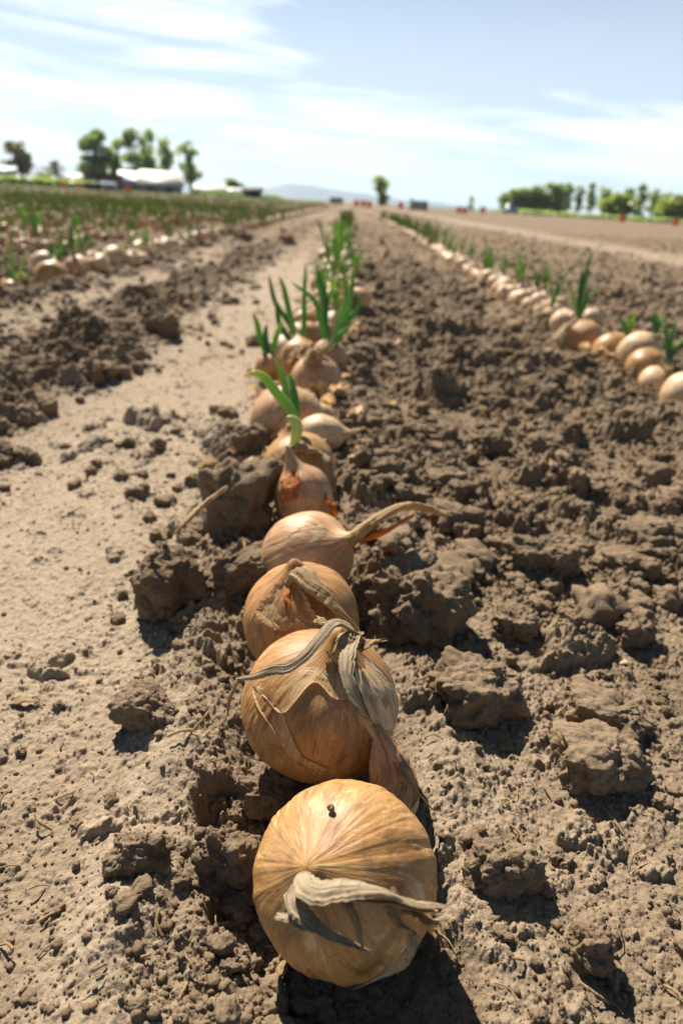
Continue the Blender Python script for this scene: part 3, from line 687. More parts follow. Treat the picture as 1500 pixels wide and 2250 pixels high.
# right row tufts and necks
part_ribbon('r2', 'neck', [(1462, 862, 1.37), (1460, 830, 1.36), (1462, 805, 1.36)], [.020, .018, .010], M_dry, 101, thick=.5, fray=.6)
part_ribbon('r6', 'neck', [(1258, 790, 1.66), (1242, 755, 1.66), (1236, 730, 1.67), (1252, 712, 1.68)], [.010, .018, .020, .012], M_dry, 102, thick=.5, fray=.6)
part_ribbon('r4', 'neck', [(1400, 752, 1.52), (1432, 740, 1.52), (1452, 742, 1.52)], [.008, .010, .009], M_dry, 103, thick=.4, fray=.6)
part_ribbon('r3', 'loose_skin', [(1362, 800, 1.55), (1370, 775, 1.54), (1395, 758, 1.54)], [.006, .012, .006], M_flap, 104, thick=.3)
for key, base, d, tips in (('r6', (1270, 705), 1.78, [((1262, 660), (1245, 620)), ((1275, 640), (1300, 548)), ((1272, 650), (1278, 585)), ((1290, 660), (1318, 632)), ((1282, 650), (1292, 590))]),
                      ('r5', (1376, 745), 1.62, [((1370, 715), (1355, 692)), ((1380, 712), (1378, 690)), ((1388, 712), (1394, 682))]),
                      ('r4', (1438, 738), 1.55, [((1436, 712), (1428, 695)), ((1442, 715), (1440, 680)), ((1448, 715), (1462, 690))]),
                      ('r3', (1468, 800), 1.42, [((1462, 750), (1462, 695)), ((1472, 750), (1486, 700)), ((1485, 765), (1510, 735)), ((1478, 775), (1505, 750))]),
                      ('l2', (125, 585), 2.5, [((122, 555), (120, 520)), ((132, 550), (140, 512)), ((112, 560), (100, 535)), ((135, 560), (160, 515))]),
                      ('l1', (38, 628), 2.2, [((28, 590), (22, 520)), ((20, 600), (8, 560)), ((45, 600), (58, 555)), ((60, 615), (70, 590))])):
    for (a, b) in tips:
        part_leaf(key, [(base[0], base[1], d), (a[0], a[1], d), (b[0], b[1], d)], .0060)
# small upright shallot-like bulb beside the second onion, with its tail
def shallot():
    b = P(865, 1775, .372); b[2] = max(b[2]-.004, .001)
    top = P(832, 1592, .372); e = empty('onion', tuple(b)); tag(e, 'slender pinkish brown young onion leaning between the front and second onions', 'onion', 'onions lying in rows on the soil')
    link('bulb', ribbon('bulb', [b+np.array([0, 0, -.01]), P(865, 1760, .372), P(862, 1710, .372), P(848, 1660, .371), P(836, 1620, .371), top],
         [.0125, .0150, .0135, .0095, .0048, .0012], M_skin_pink, 201, thick=.8, fold=.04, cru=.22, n=90, m=60, fray=0, base=b), e)
    link('dried_leaf', ribbon('dried_leaf', [P(878, 1680, .363), P(893, 1705, .362), P(912, 1735, .366), P(950, 1780, .375)], [.0020, .0026, .0016, .0006], M_dry, 202, base=b, thick=.4), e)
    link('loose_skin', ribbon('loose_skin', [P(900, 1790, .368), P(905, 1750, .363), P(890, 1700, .362), P(868, 1672, .364)], [.0040, .0052, .0042, .0012], M_flap, 203, base=b, thick=.15), e)
shallot()
# second onion's peel: torn sheet on the upper back, strip down the front left
def aim(k, px, py):       # longitude and latitude on a bulb of the point that shows at px, py
    e, c, ax, rad, flat, b = ON[k]
    d = fw+rt*(px-CX)/FPX-up*(py-CY)/FPX; oc = CAM-c
    A = d@d; B = 2*d@oc; Cc = oc@oc-(rad*1.0)**2; D = max(B*B-4*A*Cc, 0); t = (-B-math.sqrt(D))/(2*A)
    q = CAM+d*t-c; e1, e2, e3 = frame(ax)
    return math.atan2(q@e2, q@e1), math.acos(max(-1, min(1, (q@e3)/np.linalg.norm(q))))
def px_skin(k, corners, seed, material=None, lift=.03, base=.014, name='loose_skin', n=50, curl=.0, jag=.08):
    """loose skin over a bulb, outlined by four-sided strip of points (left side, right side)"""
    e, c, ax, rad, flat, b = ON[k]
    L, Rr = corners; L = spline([P(x, y, 1) for x, y in L], n); Rr = spline([P(x, y, 1) for x, y in Rr], n)
    v = np.linspace(0, 1, n); U, Vv = np.meshgrid(v, v, indexing='ij')
    jj = jag*(vn2(U*9, U*0, seed)-.5)
    W2 = L[:, None, :]*(1-(Vv+jj*(1-Vv)))[..., None]+Rr[:, None, :]*(Vv+jj*(1-Vv))[..., None]
    d = (W2-CAM).reshape(-1, 3); oc = CAM-c
    off = base+lift*(np.maximum(np.abs(Vv-.5)*2, np.abs(U-.5)*2)**6*(.3+vn2(U*5, Vv*5, seed+1)))+.006*fbm2(U*7, Vv*7, seed+2, 3)
    rr = rad*(1+off.ravel())
    A = (d*d).sum(1); B = 2*d@oc; Cc = oc@oc-rr**2; D = B*B-4*A*Cc
    t = (-B-np.sqrt(np.maximum(D, 0)))/(2*A)
    q = CAM+d*t[:, None]-c; e1, e2, e3 = frame(ax); qz = q@e3
    q = q+np.outer(qz*(flat-1), e3)          # follow the bulb's flattening
    th = np.arctan2(q@e2, q@e1); ph = np.arccos(np.clip(qz/np.linalg.norm(q, axis=1), -1, 1))
    me = new_mesh(name, q+c-b, gridfaces(n, n, False), material or M_flap, attrs={'sk': np.stack([np.cos(th)*1.5, np.sin(th)*1.5, ph], 1)})
    return link(name, me, e)
px_skin('two', ([(745, 1420), (690, 1420), (640, 1440), (590, 1480), (560, 1505)], [(775, 1530), (735, 1525), (690, 1490), (625, 1560), (585, 1530)]), 301, lift=.02)
px_skin('two', ([(552, 1500), (560, 1540), (600, 1600), (640, 1670), (700, 1700)], [(600, 1520), (622, 1560), (640, 1610), (665, 1660), (720, 1690)]), 302, lift=.03)
px_skin('two', ([(775, 1430), (790, 1500), (810, 1560), (830, 1600)], [(820, 1440), (862, 1490), (878, 1540), (868, 1600)]), 303, M_skin_pale, lift=.02)
px_skin('four', ([(620, 1225), (625, 1200), (650, 1165), (700, 1150)], [(690, 1245), (700, 1220), (730, 1200), (755, 1185)]), 304, M_skin_pale, lift=.02)

# dried leaf scraps
def scrap(px, w, lab, seed, m=None, **k):
    pts = [P(*q) for q in px]; b = pts[0]
    tag(link('dried_leaf', ribbon('dried_leaf', pts, w, m or M_dry, seed, base=b, **k), loc=tuple(b)), lab, 'dried leaf', 'dried onion leaf scraps')
scrap([(385, 1172, .57), (410, 1145, .575), (445, 1110, .585), (492, 1075, .60)], [.0024, .0042, .0052, .0040], 'long pale dried leaf leaning on the tallest clod', 401, thick=.4)
scrap([(352, 1150, .585), (358, 1165, .578), (362, 1182, .572)], [.002, .0028, .0016], 'short curled pale leaf scrap left of the long dried leaf', 402, thick=.3)
scrap([(300, 1190, .56), (325, 1200, .555), (345, 1205, .552)], [.0008, .0018, .001], 'thin pale straw piece near the left clod', 403, thick=.3)
def scrap_on(px, py, L, w, a, lab, seed, m=None):
    c = hit(px, py); c[2] = ground_z(c[0], c[1])+w*.5
    d = np.array([math.cos(a), math.sin(a), .05])*L/2
    pts = [c-d, c+np.array([0, 0, w*.6]), c+d]
    tag(link('skin_scrap', ribbon('skin_scrap', pts, [w*.5, w, w*.8, w*.3], m or M_flap, seed, base=c, thick=.15), loc=tuple(c)), lab, 'skin scrap', 'scraps of dry onion skin on the soil')
scrap_on(50, 1522, .022, .0035, .1, 'brown curled skin scrap on the smooth soil at the left edge', 411, M_dry)
scrap_on(415, 682, .05, .012, 0, 'pale skin scrap far up the track above the upright clod', 412, M_flap)
scrap_on(410, 728, .05, .009, .1, 'pale skin scrap right of the upright clod', 413, M_flap)
scrap_on(300, 716, .04, .009, .1, 'tan skin scrap left of the upright clod', 414, M_flap)
scrap_on(568, 998, .03, .008, .5, 'bright orange skin scrap beside the sprouting onion', 415, M_glow)
scrap_on(1372, 1460, .010, .0022, .2, 'tiny white skin flake on the soil at right', 416, M_skin_pale)
scrap_on(880, 760, .035, .012, .2, 'pale pebble like skin flake right of the middle row', 417, M_skin_pale)
scrap_on(620, 2105, .012, .003, 1.3, 'small brown skin scrap standing below the front onion', 418, M_dry)

def straw():
    rg = np.random.default_rng(21); Vs = []; Fs = []; n = 0
    for i in range(260):
        y = .13+math.exp(rg.uniform(math.log(.05), math.log(2.6))); x = rg.uniform(-1, 1)*(.14+.5*y)
        L = rg.uniform(.003, .012)*(1+y); a = rg.uniform(0, 6.28); z = ground_z(x, y)+.0012; w = rg.uniform(.00025, .0007)*(1+.8*y)
        d = np.array([math.cos(a), math.sin(a), rg.uniform(-.1, .5)])*L; c = np.array([x, y, z]); k = np.array([-math.sin(a), math.cos(a), 0])
        C = spline([c, c+d*.5+k*L*rg.uniform(-.2, .2)+np.array([0, 0, L*.15]), c+d], 5); an = np.linspace(0, 2*math.pi, 5, endpoint=False)
        V = (C[:, None, :]+(np.cos(an)[None, :, None]*k+np.sin(an)[None, :, None]*np.array([0, 0, 1]))*w).reshape(-1, 3); Vs.append(V); Fs.append(gridfaces(5, 5)+n); n += len(V)
    V = np.concatenate(Vs)
    tag(link('straw_bits', new_mesh('straw_bits', V, np.concatenate(Fs), M_dry, attrs={'sk': V*60})), 'tiny pale bits of straw and root scattered on the soil', 'straw bits', kind='stuff')
straw()
def flakes():
    rg = np.random.default_rng(33); Vs = []; Fs = []; sk = []; n = 0; u = np.linspace(-1, 1, 5); U, Vv = np.meshgrid(u, u, indexing='ij')
    for i in range(520):
        k = rg.random(); y = .5+math.exp(rg.uniform(math.log(.3), math.log(9)))
        if k < .45: x = ROW_MID(y)+rg.normal(0, .05)
        elif k < .75: x = .66+rg.normal(0, .05); y = max(y, 1.6)
        elif k < .93: x = -1.02-abs(rg.normal(0, .15)); y = max(y, 2.4)
        else: x = rg.uniform(-.9, .9)*y*.5
        L = rg.uniform(.006, .018); z = ground_z(x, y)+L*rg.uniform(.2, 1.6 if k < .93 else .4)
        q = np.stack([U*L*rg.uniform(.5, 1), Vv*L*rg.uniform(.3, .7)*(1-.35*U*U), L*(.5*Vv*Vv*rg.uniform(.3, 1)-.3*U*U)+L*.1*rg.normal(size=U.shape)], -1).reshape(-1, 3)
        a, b, c = rg.uniform(0, 6.28), rg.normal(0, .6), rg.normal(0, .6)
        q = q@np.array(Matrix.Rotation(a, 3, 'Z')@Matrix.Rotation(b, 3, 'X')@Matrix.Rotation(c, 3, 'Y')).T+np.array([x, y, z])
        Vs.append(q); Fs.append(gridfaces(5, 5, False)+n); n += 25; sk.append(q*25)
    tag(link('dry_skin_flakes', new_mesh('dry_skin_flakes', np.concatenate(Vs), np.concatenate(Fs), M_flap, attrs={'sk': np.concatenate(sk)})), 'shed flakes of dry papery onion skin along the rows', 'skin flakes', kind='stuff')
flakes()

# ------------------------------------------------------------------ rows of onions
rng = random.Random(11)
def lowbulb(seed, material, nu=22, nv=30):
    return bulb_mesh('bulb', 1.0, .86, material, seed, nu, nv, neck=.5, ribs=.02, lump=.06)
PB = [lowbulb(500+i, (M_skin_pale, M_skin, M_skin_pale, M_skin_pink)[i % 4]) for i in range(8)]
def tuft(seed, n):
    r = random.Random(seed); out = []
    for i in range(n):
        a = r.uniform(0, 6.28); h = r.uniform(.5, 1.0); l = r.uniform(.12, .55)*h
        p = [(0, 0, 0), (math.cos(a)*l*.25, math.sin(a)*l*.25, h*.45), (math.cos(a)*l*.6, math.sin(a)*l*.6, h*.8), (math.cos(a)*l, math.sin(a)*l, h*(1 if r.random() < .7 else .85))]
        out.append(leaf_mesh('leaf', p, .040, M_leaf, n=9, m=6))
    return out
PT = [tuft(600+i, 3+i % 4) for i in range(8)]
items = []   # x, y, row key
def add_row(x0, y0, y1, key, sprout, dens=1.0, wob=.03):
    y = y0
    while y < y1:
        y += rng.uniform(.065, .10)/dens*(1 if y < 12 else 1.5+y/25)
        items.append((x0(y)+rng.gauss(0, wob), y, key, rng.random() < sprout))
add_row(lambda y: ROW_MID(y)+.005, 1.42, 22, 'mid', .40, 1.0, .04)
add_row(lambda y: ROW_MID(y)+.005, 2.0, 10, 'mid', .4, .5, .06)
add_row(lambda y: .645, 1.96, 26, 'right', .12, 1.45, .016)
add_row(lambda y: .70, 2.1, 26, 'right', .65, .8, .03)
xs = [-1.03, -1.62, -1.95, -2.35]
while xs[-1] > -55: xs.append(xs[-1]-(.27 if len(xs) % 3 else .42))
for j, x in enumerate(xs):
    y0 = max(2.6 if j == 0 else 2.2, abs(x)*1.75)
    add_row(lambda y, x=x: x, y0, min(70, max(55, y0+8)), 'left' if j == 0 else 'field', .30 if j == 0 else .75, 1.5 if j == 0 else .9, .035)
def vis(it):
    px = np.array([it[0], it[1], .03])-CAM; z = px@fw
    if z < .1: return -1
    u = CX+FPX*(px@rt)/z
    return 1/z if -60 < u < 1560 else -1
items = [t for t in items if vis(t) > 0]
items.sort(key=lambda t: -vis(t))
NI = 300-len(HERO)-1
LAB = {('mid', 1): 'onion with green leaves in the middle row, beyond the tallest sprout', ('mid', 0): 'bare onion bulb in the middle row, beyond the tallest sprout',
       ('right', 1): 'onion with green leaves in the single row at right, beyond the reddish one', ('right', 0): 'bare pale onion bulb in the single row at right, beyond the reddish one',
       ('left', 1): 'onion with green leaves in the first row left of the track', ('left', 0): 'bare onion bulb in the first row left of the track',
       ('field', 1): 'onion with green leaves in the crowded rows at far left', ('field', 0): 'bare onion bulb in the crowded rows at far left'}
ORD = ['first', 'second', 'third', 'fourth', 'fifth', 'sixth', 'seventh', 'eighth', 'ninth', 'tenth', 'eleventh', 'twelfth']
LB = {('mid', 1): 'sprouting onion of the middle row beyond the tallest sprout', ('mid', 0): 'bare onion of the middle row beyond the tallest sprout',
      ('right', 1): 'sprouting onion of the right row beyond the reddish one', ('right', 0): 'bare onion of the right row beyond the reddish one',
      ('left', 1): 'sprouting onion of the left row from the near end', ('left', 0): 'bare onion of the left row from the near end',
      ('field', 1): 'nearest sprouting onion behind the left row', ('field', 0): 'nearest bare onion behind the left row'}
SEEN = {}
def row_label(key, spr, y):
    k = (key, int(spr)); n = SEEN.get(k, 0); SEEN[k] = n+1
    if n < 12: return ORD[n]+' '+LB[k]
    return LAB[k]+(', nearer stretch' if y < 5 else ', middle stretch' if y < 9 else ', far stretch')
for i, (x, y, key, spr) in enumerate(sorted(items[:NI], key=lambda t: t[1])):
    r = rng.uniform(.030, .044)*(.92 if key == 'right' else 1); z = ground_z(x, y)
    rot = (rng.uniform(-1.2, .6), rng.uniform(-1.0, 1.0), rng.uniform(0, 6.28)); sc = (r*rng.uniform(.9, 1.1), r*rng.uniform(.9, 1.1), r)
    if not spr:
        o = link('onion', PB[i % 8] if key not in ('right', 'left') else PB[(0, 2, 4, 6)[i % 4]]); o.location = (x, y, z+r*.42); o.rotation_euler = rot; o.scale = sc
        tag(o, row_label(key, 0, y), 'onion', 'bare onions of the '+key+' row')
    else:
        e = empty('onion', (x, y, z)); tag(e, row_label(key, 1, y), 'onion', 'sprouting onions of the '+key+' row')
        o = link('bulb', PB[i % 8], e, (0, 0, r*.42)); o.scale = sc; o.rotation_euler = (rot[0]*.3, rot[1]*.3, rot[2])
        hh = rng.uniform(.09, .20)*(1.0 if key not in ('right', 'left') else .8); a0 = rng.uniform(0, 6.28)
        for me in PT[rng.randrange(8)]:
            l = link('leaf', me, e, (0, 0, r*1.1)); l.scale = (hh*.8, hh*.8, hh); l.rotation_euler = (0, 0, a0)
# the rest of the field as one mass
def far_field():
    rg = np.random.default_rng(3)
    bm = MB(); V0 = []; 
    ph = np.linspace(0, math.pi, 5); th = np.linspace(0, 2*math.pi, 7, endpoint=False)
    Pg, Tg = np.meshgrid(ph, th, indexing='ij'); B = np.stack([np.sin(Pg)*np.cos(Tg), np.sin(Pg)*np.sin(Tg), .85*np.cos(Pg)], -1).reshape(-1, 3); BF = gridfaces(5, 7)[:, ::-1]
    Vs = []; Fs = []; Ms = []; n = 0; sk = []
    rest = items[NI:]; zs = terrain(np.array([t[0] for t in rest]), np.array([t[1] for t in rest]), .02)
    for (x, y, key, spr), z in zip(rest, zs):
        d = math.hypot(x, y); g = 1+max(0, d-15)/25
        r = .037*rg.uniform(.8, 1.15); v = B*r*np.array([g, 1, 1.15])+np.array([x, y, z+r*.6+(rg.uniform(0, .07) if key == 'field' else 0)]); Vs.append(v); Fs.append(BF+n); Ms.append(np.full(len(BF), 1 if rg.random() < .3 else 0)); n += len(v); sk.append(B)
        if (spr and d < 16) or key == 'field' and rg.random() < .14+.16*min(1, d/30):
            for k in range(int(rg.integers(3, 5))):
                a = rg.uniform(0, 6.28); h = rg.uniform(.09, .22)*(1-.35*min(1, d/40)); l = rg.uniform(.1, .5)*h; w = .005*g
                c = np.array([x+rg.normal(0, .02*g), y, z+r]); t = c+np.array([math.cos(a)*l, math.sin(a)*l, h]); m = (c+t)/2+np.array([-math.cos(a)*l*.15, 0, h*.08])
                ww = np.array([math.cos(a+1.57)*w, math.sin(a+1.57)*w, 0]); w2 = np.array([w, 0, 0])
                vv = np.array([c-w2, c+w2, c+np.array([0, w, 0]), m-w2, m+w2, m+np.array([0, w, 0]), t-w2*.2, t+w2*.2, t+np.array([0, w*.2, 0])])
                ff = np.array([[0, 1, 4, 3], [1, 2, 5, 4], [2, 0, 3, 5], [3, 4, 7, 6], [4, 5, 8, 7], [5, 3, 6, 8]])
                Vs.append(vv); Fs.append(ff+n); Ms.append(np.full(6, 2)); n += 9; sk.append(vv*0)
    me = new_mesh('onion_field', np.concatenate(Vs), np.concatenate(Fs), mats=[M_skin_pale, M_skin, M_crop], midx=np.concatenate(Ms), attrs={'sk': np.concatenate(sk)})
    tag(link('onion_field', me), 'far rows of onions with green leaves merging towards the trees', 'onions', kind='stuff')
    print('rest', len(rest))
far_field()
# green cover of the distant crop
def crop():
    rg = np.random.default_rng(8); n = 7000
    y = rg.uniform(60, 130, n); x = -rg.uniform(.02, .62, n)*y-1.5
    far = rg.random(n) < .25; y[far] = rg.uniform(100, 230, far.sum()); x[far] = rg.uniform(.10, .62, far.sum())*y[far]
    h = rg.uniform(.10, .27, n); a = rg.uniform(0, 6.28, n); w = rg.uniform(.03, .10, n)
    far2 = far; h = np.where(far2, h*.8, h)
    dx = np.cos(a)*w; dy = np.sin(a)*w; z = np.zeros(n)
    V = np.stack([np.stack([x-dx, y-dy, z], 1), np.stack([x+dx, y+dy, z], 1), np.stack([x-dy*.6, y+dx*.6, z], 1), np.stack([x+dy*.5, y+dx*.5, h], 1)], 1).reshape(-1, 3)
    b = np.arange(n)*4; F = np.concatenate([np.stack([b, b+1, b+3], 1), np.stack([b+1, b+2, b+3], 1), np.stack([b+2, b, b+3], 1)])
    tag(link('green_crop', new_mesh('green_crop', V, F, M_crop)), 'distant green crop growing before the trees and sheds', 'crop', kind='stuff')
crop()

# ------------------------------------------------------------------ far background
def far_pt(px, dist, dz=0):           # a ground spot seen in direction of column px
    d = P(px, 444.5+(px-769)*.0594, 1)-CAM; d = d/math.hypot(d[0], d[1])
    return np.array([d[0]*dist, d[1]*dist, dz])
M_tree = leaf_mat('hazy_tree_leaves', (.24, .30, .22), (.31, .37, .27), (.38, .44, .32), .55)  # greens paled and greyed, distance haze put into the leaf colour
M_treeb = leaf_mat('yellow_green_leaves', (.24, .30, .13), (.31, .36, .16), (.38, .41, .20), .5)
M_treed = leaf_mat('bare_twigs', (.19, .19, .17), (.23, .23, .20), (.28, .27, .23))
M_bark = plain('bark', (.10, .075, .05), (.18, .14, .10), 3)
def tree(px, dist, wpx, hpx, label, cat='tree', group=None, m=None, trunk=.25, seed=1, dens=1.0, hole=.35, shape=1.0):
    b = far_pt(px, dist); s = dist/FPX*1.0; w = wpx*s/2*1.28; h = hpx*s*1.04; rg = np.random.default_rng(seed)
    e = empty('tree', tuple(b)); tag(e, label, cat, group)
    n = int(3600*dens); ctr = []; k = 26
    for i in range(k):
        t = rg.random(); zc = h*(trunk+(1-trunk)*(.1+.82*t)); ww = w*math.sin(math.pi*min(.97, (.18+.72*t)))**.6*shape
        a = rg.uniform(0, 6.28); rr = ww*rg.uniform(.1, .70); ctr.append((math.cos(a)*rr, math.sin(a)*rr, zc, w*rg.uniform(.28, .52), h*(1-trunk)*rg.uniform(.07, .15)))
    c = np.array(ctr)[rg.integers(0, k, n)]
    d = rg.normal(size=(n, 3)); d /= np.linalg.norm(d, axis=1)[:, None]; d *= (rg.random(n)**.4)[:, None]
    p = c[:, :3]+d*np.stack([c[:, 3], c[:, 3], c[:, 4]], 1)
    keep = vn3(p/(w*.5)+seed, seed) > hole*.62+.10; p = p[keep]; n = len(p)
    sz = w*.10; A = rg.normal(size=(n, 3)); A /= np.linalg.norm(A, axis=1)[:, None]; Bv = np.cross(A, rg.normal(size=(n, 3))); Bv /= np.linalg.norm(Bv, axis=1)[:, None]
    V = np.stack([p-A*sz, p+Bv*sz*.6, p+A*sz, p-Bv*sz*.6], 1).reshape(-1, 3); F = np.arange(n*4).reshape(-1, 4)
    link('crown', new_mesh('crown', V, F, m or M_tree, smooth=False), e)
    mb = MB()
    def limb(a, b_, r1, r2):
        a = np.array(a, float); b_ = np.array(b_, float); e1, e2, _ = frame(b_-a); an = np.linspace(0, 6.283, 8, endpoint=False); rs = []
        for q, rr in ((a, r1), ((a+b_)/2+rg.normal(0, .02*h, 3)*[1, 1, 0], (r1+r2)/2), (b_, r2)):
            rs.append(q+np.outer(np.cos(an), e1)*rr+np.outer(np.sin(an), e2)*rr)
        mb.add(np.concatenate(rs), gridfaces(3, 8))
    limb((0, 0, -.3), (0, 0, h*.75), w*.10, w*.03)
    for i in range(6): limb((0, 0, h*(trunk*.8+.08*i)), tuple(ctr[i][:3]), w*.05, w*.015)
    link('trunk', mb.mesh('trunk', M_bark), e)
tree(48, 150, 46, 68, 'dark thin leaved tree at the far left edge', m=M_treed, seed=2, trunk=.2, hole=.45)
tree(130, 190, 44, 42, 'small bare twiggy tree between the dark tree and the poplars', m=M_treed, seed=3, dens=.35, hole=.6)
tree(98, 170, 26, 22, 'little round bush left of the twiggy tree', 'bush', seed=4, m=M_tree, trunk=.05)
PO = 'tall poplars behind the sheds at left'
for i, (px, w, h, l) in enumerate([(214, 62, 98, 'broadest tall poplar, leftmost of the group behind the bin stack'), (263, 42, 86, 'lower poplar right of the broadest one'), (300, 46, 106, 'tallest poplar of the group, left of the cream barn roof'),
        (333, 34, 106, 'slender tall poplar just behind the left end of the cream roof'), (366, 42, 98, 'poplar rising over the middle of the cream roof'), (420, 48, 90, 'poplar standing apart at the right end of the cream barn')]):
    tree(px, 140+i*2, w, h, l, group=PO, seed=10+i, trunk=.08, hole=.42, shape=.95)
tree(283, 135, 40, 34, 'low dark shrub at the foot of the tallest poplar', 'shrub', seed=18, trunk=.03)
tree(514, 210, 34, 34, 'small round tree behind the long white shed', seed=20, trunk=.1, m=M_treeb)
tree(834, 130, 38, 52, 'lone umbrella shaped tree on the horizon near the middle', seed=21, trunk=.48, hole=.5, dens=.6)
tree(838, 128, 26, 24, 'dark low shrub under the lone umbrella shaped tree', 'shrub', seed=22, trunk=.02)
tree(1033, 160, 11, 26, 'small dark conifer like tree alone left of the tree belt', seed=23, trunk=.05)
TB = 'dense light green trees of the belt at right'
for i, px in enumerate(range(1108, 1232, 15)):
    tree(px, 185+i, 30, [36, 42, 46, 44, 50, 52, 58, 60, 54][i % 9], '%s tree from the left in the dense green belt at right' % ['first', 'second', 'third', 'fourth', 'fifth', 'sixth', 'seventh', 'eighth', 'ninth'][i % 9], group=TB, seed=30+i, m=M_treeb if i % 3 == 0 else M_tree, trunk=.05, hole=.15, dens=.7)
TR = 'row of separate young trees at right'
for i, (px, h) in enumerate([(1240, 56), (1264, 52), (1291, 58), (1319, 58), (1347, 52), (1371, 54), (1398, 60), (1426, 58), (1452, 50), (1478, 48), (1500, 50)]):
    tree(px, 195+i, 25, h, '%s round topped tree from the left in the spaced row at right' % ['first', 'second', 'third', 'fourth', 'fifth', 'sixth', 'seventh', 'eighth', 'ninth', 'tenth', 'eleventh'][i], group=TR, seed=50+i, trunk=.15, hole=.3, dens=.6)
tree(1354, 150, 60, 42, 'big rounded yellow green bush before the spaced trees', 'bush', seed=70, m=M_treeb, trunk=.02, hole=.1)
tree(1472, 145, 62, 46, 'yellow green rounded bush at the right edge', 'bush', seed=71, m=M_treeb, trunk=.02, hole=.1)
# dark hedge lines
def hedge(px0, px1, d, hpx, label, seed, m=None):
    a = far_pt(px0, d); b = far_pt(px1, d); rg = np.random.default_rng(seed); L = np.linalg.norm(b-a); n = 5000; h = hpx*d/FPX
    t = rg.random(n); p = a+(b-a)*t[:, None]+rg.normal(0, .5, (n, 3))*[1, 1, 0]
    p[:, 2] = rg.random(n)*h*(.75+.35*vn2(t*40, t*0, seed)); A = rg.normal(size=(n, 3))*.22; B = rg.normal(size=(n, 3))*.16
    V = np.stack([p-A, p+B, p+A, p-B], 1).reshape(-1, 3)-a
    tag(link('hedge', new_mesh('hedge', V, np.arange(n*4).reshape(-1, 4), m or M_tree, smooth=False), loc=tuple(a)), label, 'hedge')
hedge(-60, 205, 120, 12, 'long dark green hedge along the far left edge of the field', 91)
hedge(430, 610, 150, 5, 'thin green hedge in front of the long white shed', 92)
hedge(1100, 1530, 140, 6, 'low green hedge strip under the trees at right', 93)
# buildings
M_cream = plain('cream_roof', (.42, .38, .29), (.48, .44, .35), 1, .6); M_bluer = plain('blue_grey_roof', (.20, .25, .31), (.26, .31, .37), 1, .5)
M_wall = plain('shed_wall', (.24, .25, .27), (.32, .33, .34), 1); M_white = plain('white_paint', (.50, .50, .49), (.58, .58, .57), 2, .5)
M_dark = plain('dark_opening', (.03, .03, .035), (.05, .05, .055), 2); M_wood = plain('weathered_wood', (.10, .07, .05), (.20, .15, .11), 3)
M_darkshed = plain('dark_shed_boards', (.06, .055, .05), (.10, .09, .08), 2)
def shed(px, dist, wpx, hpx, deep, label, wall, roof, ratio=.5, doors=1, rot=0.0, hip=.0):
    b = far_pt(px, dist); s = dist/FPX; w = wpx*s; h = hpx*s; e = empty('shed', tuple(b)); tag(e, label, 'shed')
    e.rotation_euler = (0, 0, -math.atan2(b[0], b[1])+rot); wh = h*ratio
    m = MB(); m.box((0, 0, wh/2-.1), (w, deep, wh+.2))
    m.add([[-w/2, -deep/2, wh], [-w/2, deep/2, wh], [-w/2, 0, h*.97], [w/2, -deep/2, wh], [w/2, deep/2, wh], [w/2, 0, h*.97]], [[0, 1, 2], [3, 5, 4]])
    link('wall', m.mesh('wall', wall, smooth=False), e)
    o = .35; m = MB(); t = .12; hx = hip*w
    for sg in (-1, 1):
        v = np.array([[-w/2-o, sg*(deep/2+o), wh-.1], [w/2+o, sg*(deep/2+o), wh-.1], [w/2+o-hx, 0, h], [-w/2-o+hx, 0, h]]); v2 = v+[0, 0, t]
        m.add(np.concatenate([v, v2]), [[0, 1, 2, 3], [4, 7, 6, 5], [0, 4, 5, 1], [1, 5, 6, 2], [2, 6, 7, 3], [3, 7, 4, 0]])
    link('roof', m.mesh('roof', roof, smooth=False), e)
    for i in range(doors):
        m = MB(); xx = (i-(doors-1)/2)*w/(doors+.5); m.box((xx, -deep/2-.05, wh*.36), (min(w*.16, 3.2), .12, wh*.72)); link('door', m.mesh('door', M_dark, smooth=False), e)
        m = MB(); m.box((xx+w*.2/(doors+.3), -deep/2-.05, wh*.6), (w*.06, .1, wh*.22)); link('window', m.mesh('window', M_dark, smooth=False), e)
shed(352, 118, 80, 38, 9, 'barn with a large cream roof in front of the poplars', M_wall, M_cream, .34, 2, hip=.10)
shed(302, 122, 58, 34, 8, 'shed with a blue grey roof joining the cream barn on its left', M_wall, M_bluer, .45, 1)
shed(463, 160, 58, 17, 8, 'long low white shed, nearer part right of the barn', M_white, M_cream, .5, 2)
shed(508, 175, 46, 15, 8, 'low white shed, further part behind the hedge', M_white, M_white, .6, 1)
shed(555, 130, 34, 20, 5, 'small dark shed at the end of the white sheds', M_darkshed, M_darkshed, .7, 1)
shed(168, 200, 26, 22, 8, 'small white house between hedge and poplars', M_white, M_cream, .6, 1)
shed(12, 220, 40, 26, 9, 'pale bluish shed at the far left edge', M_white, M_bluer, .7, 1)
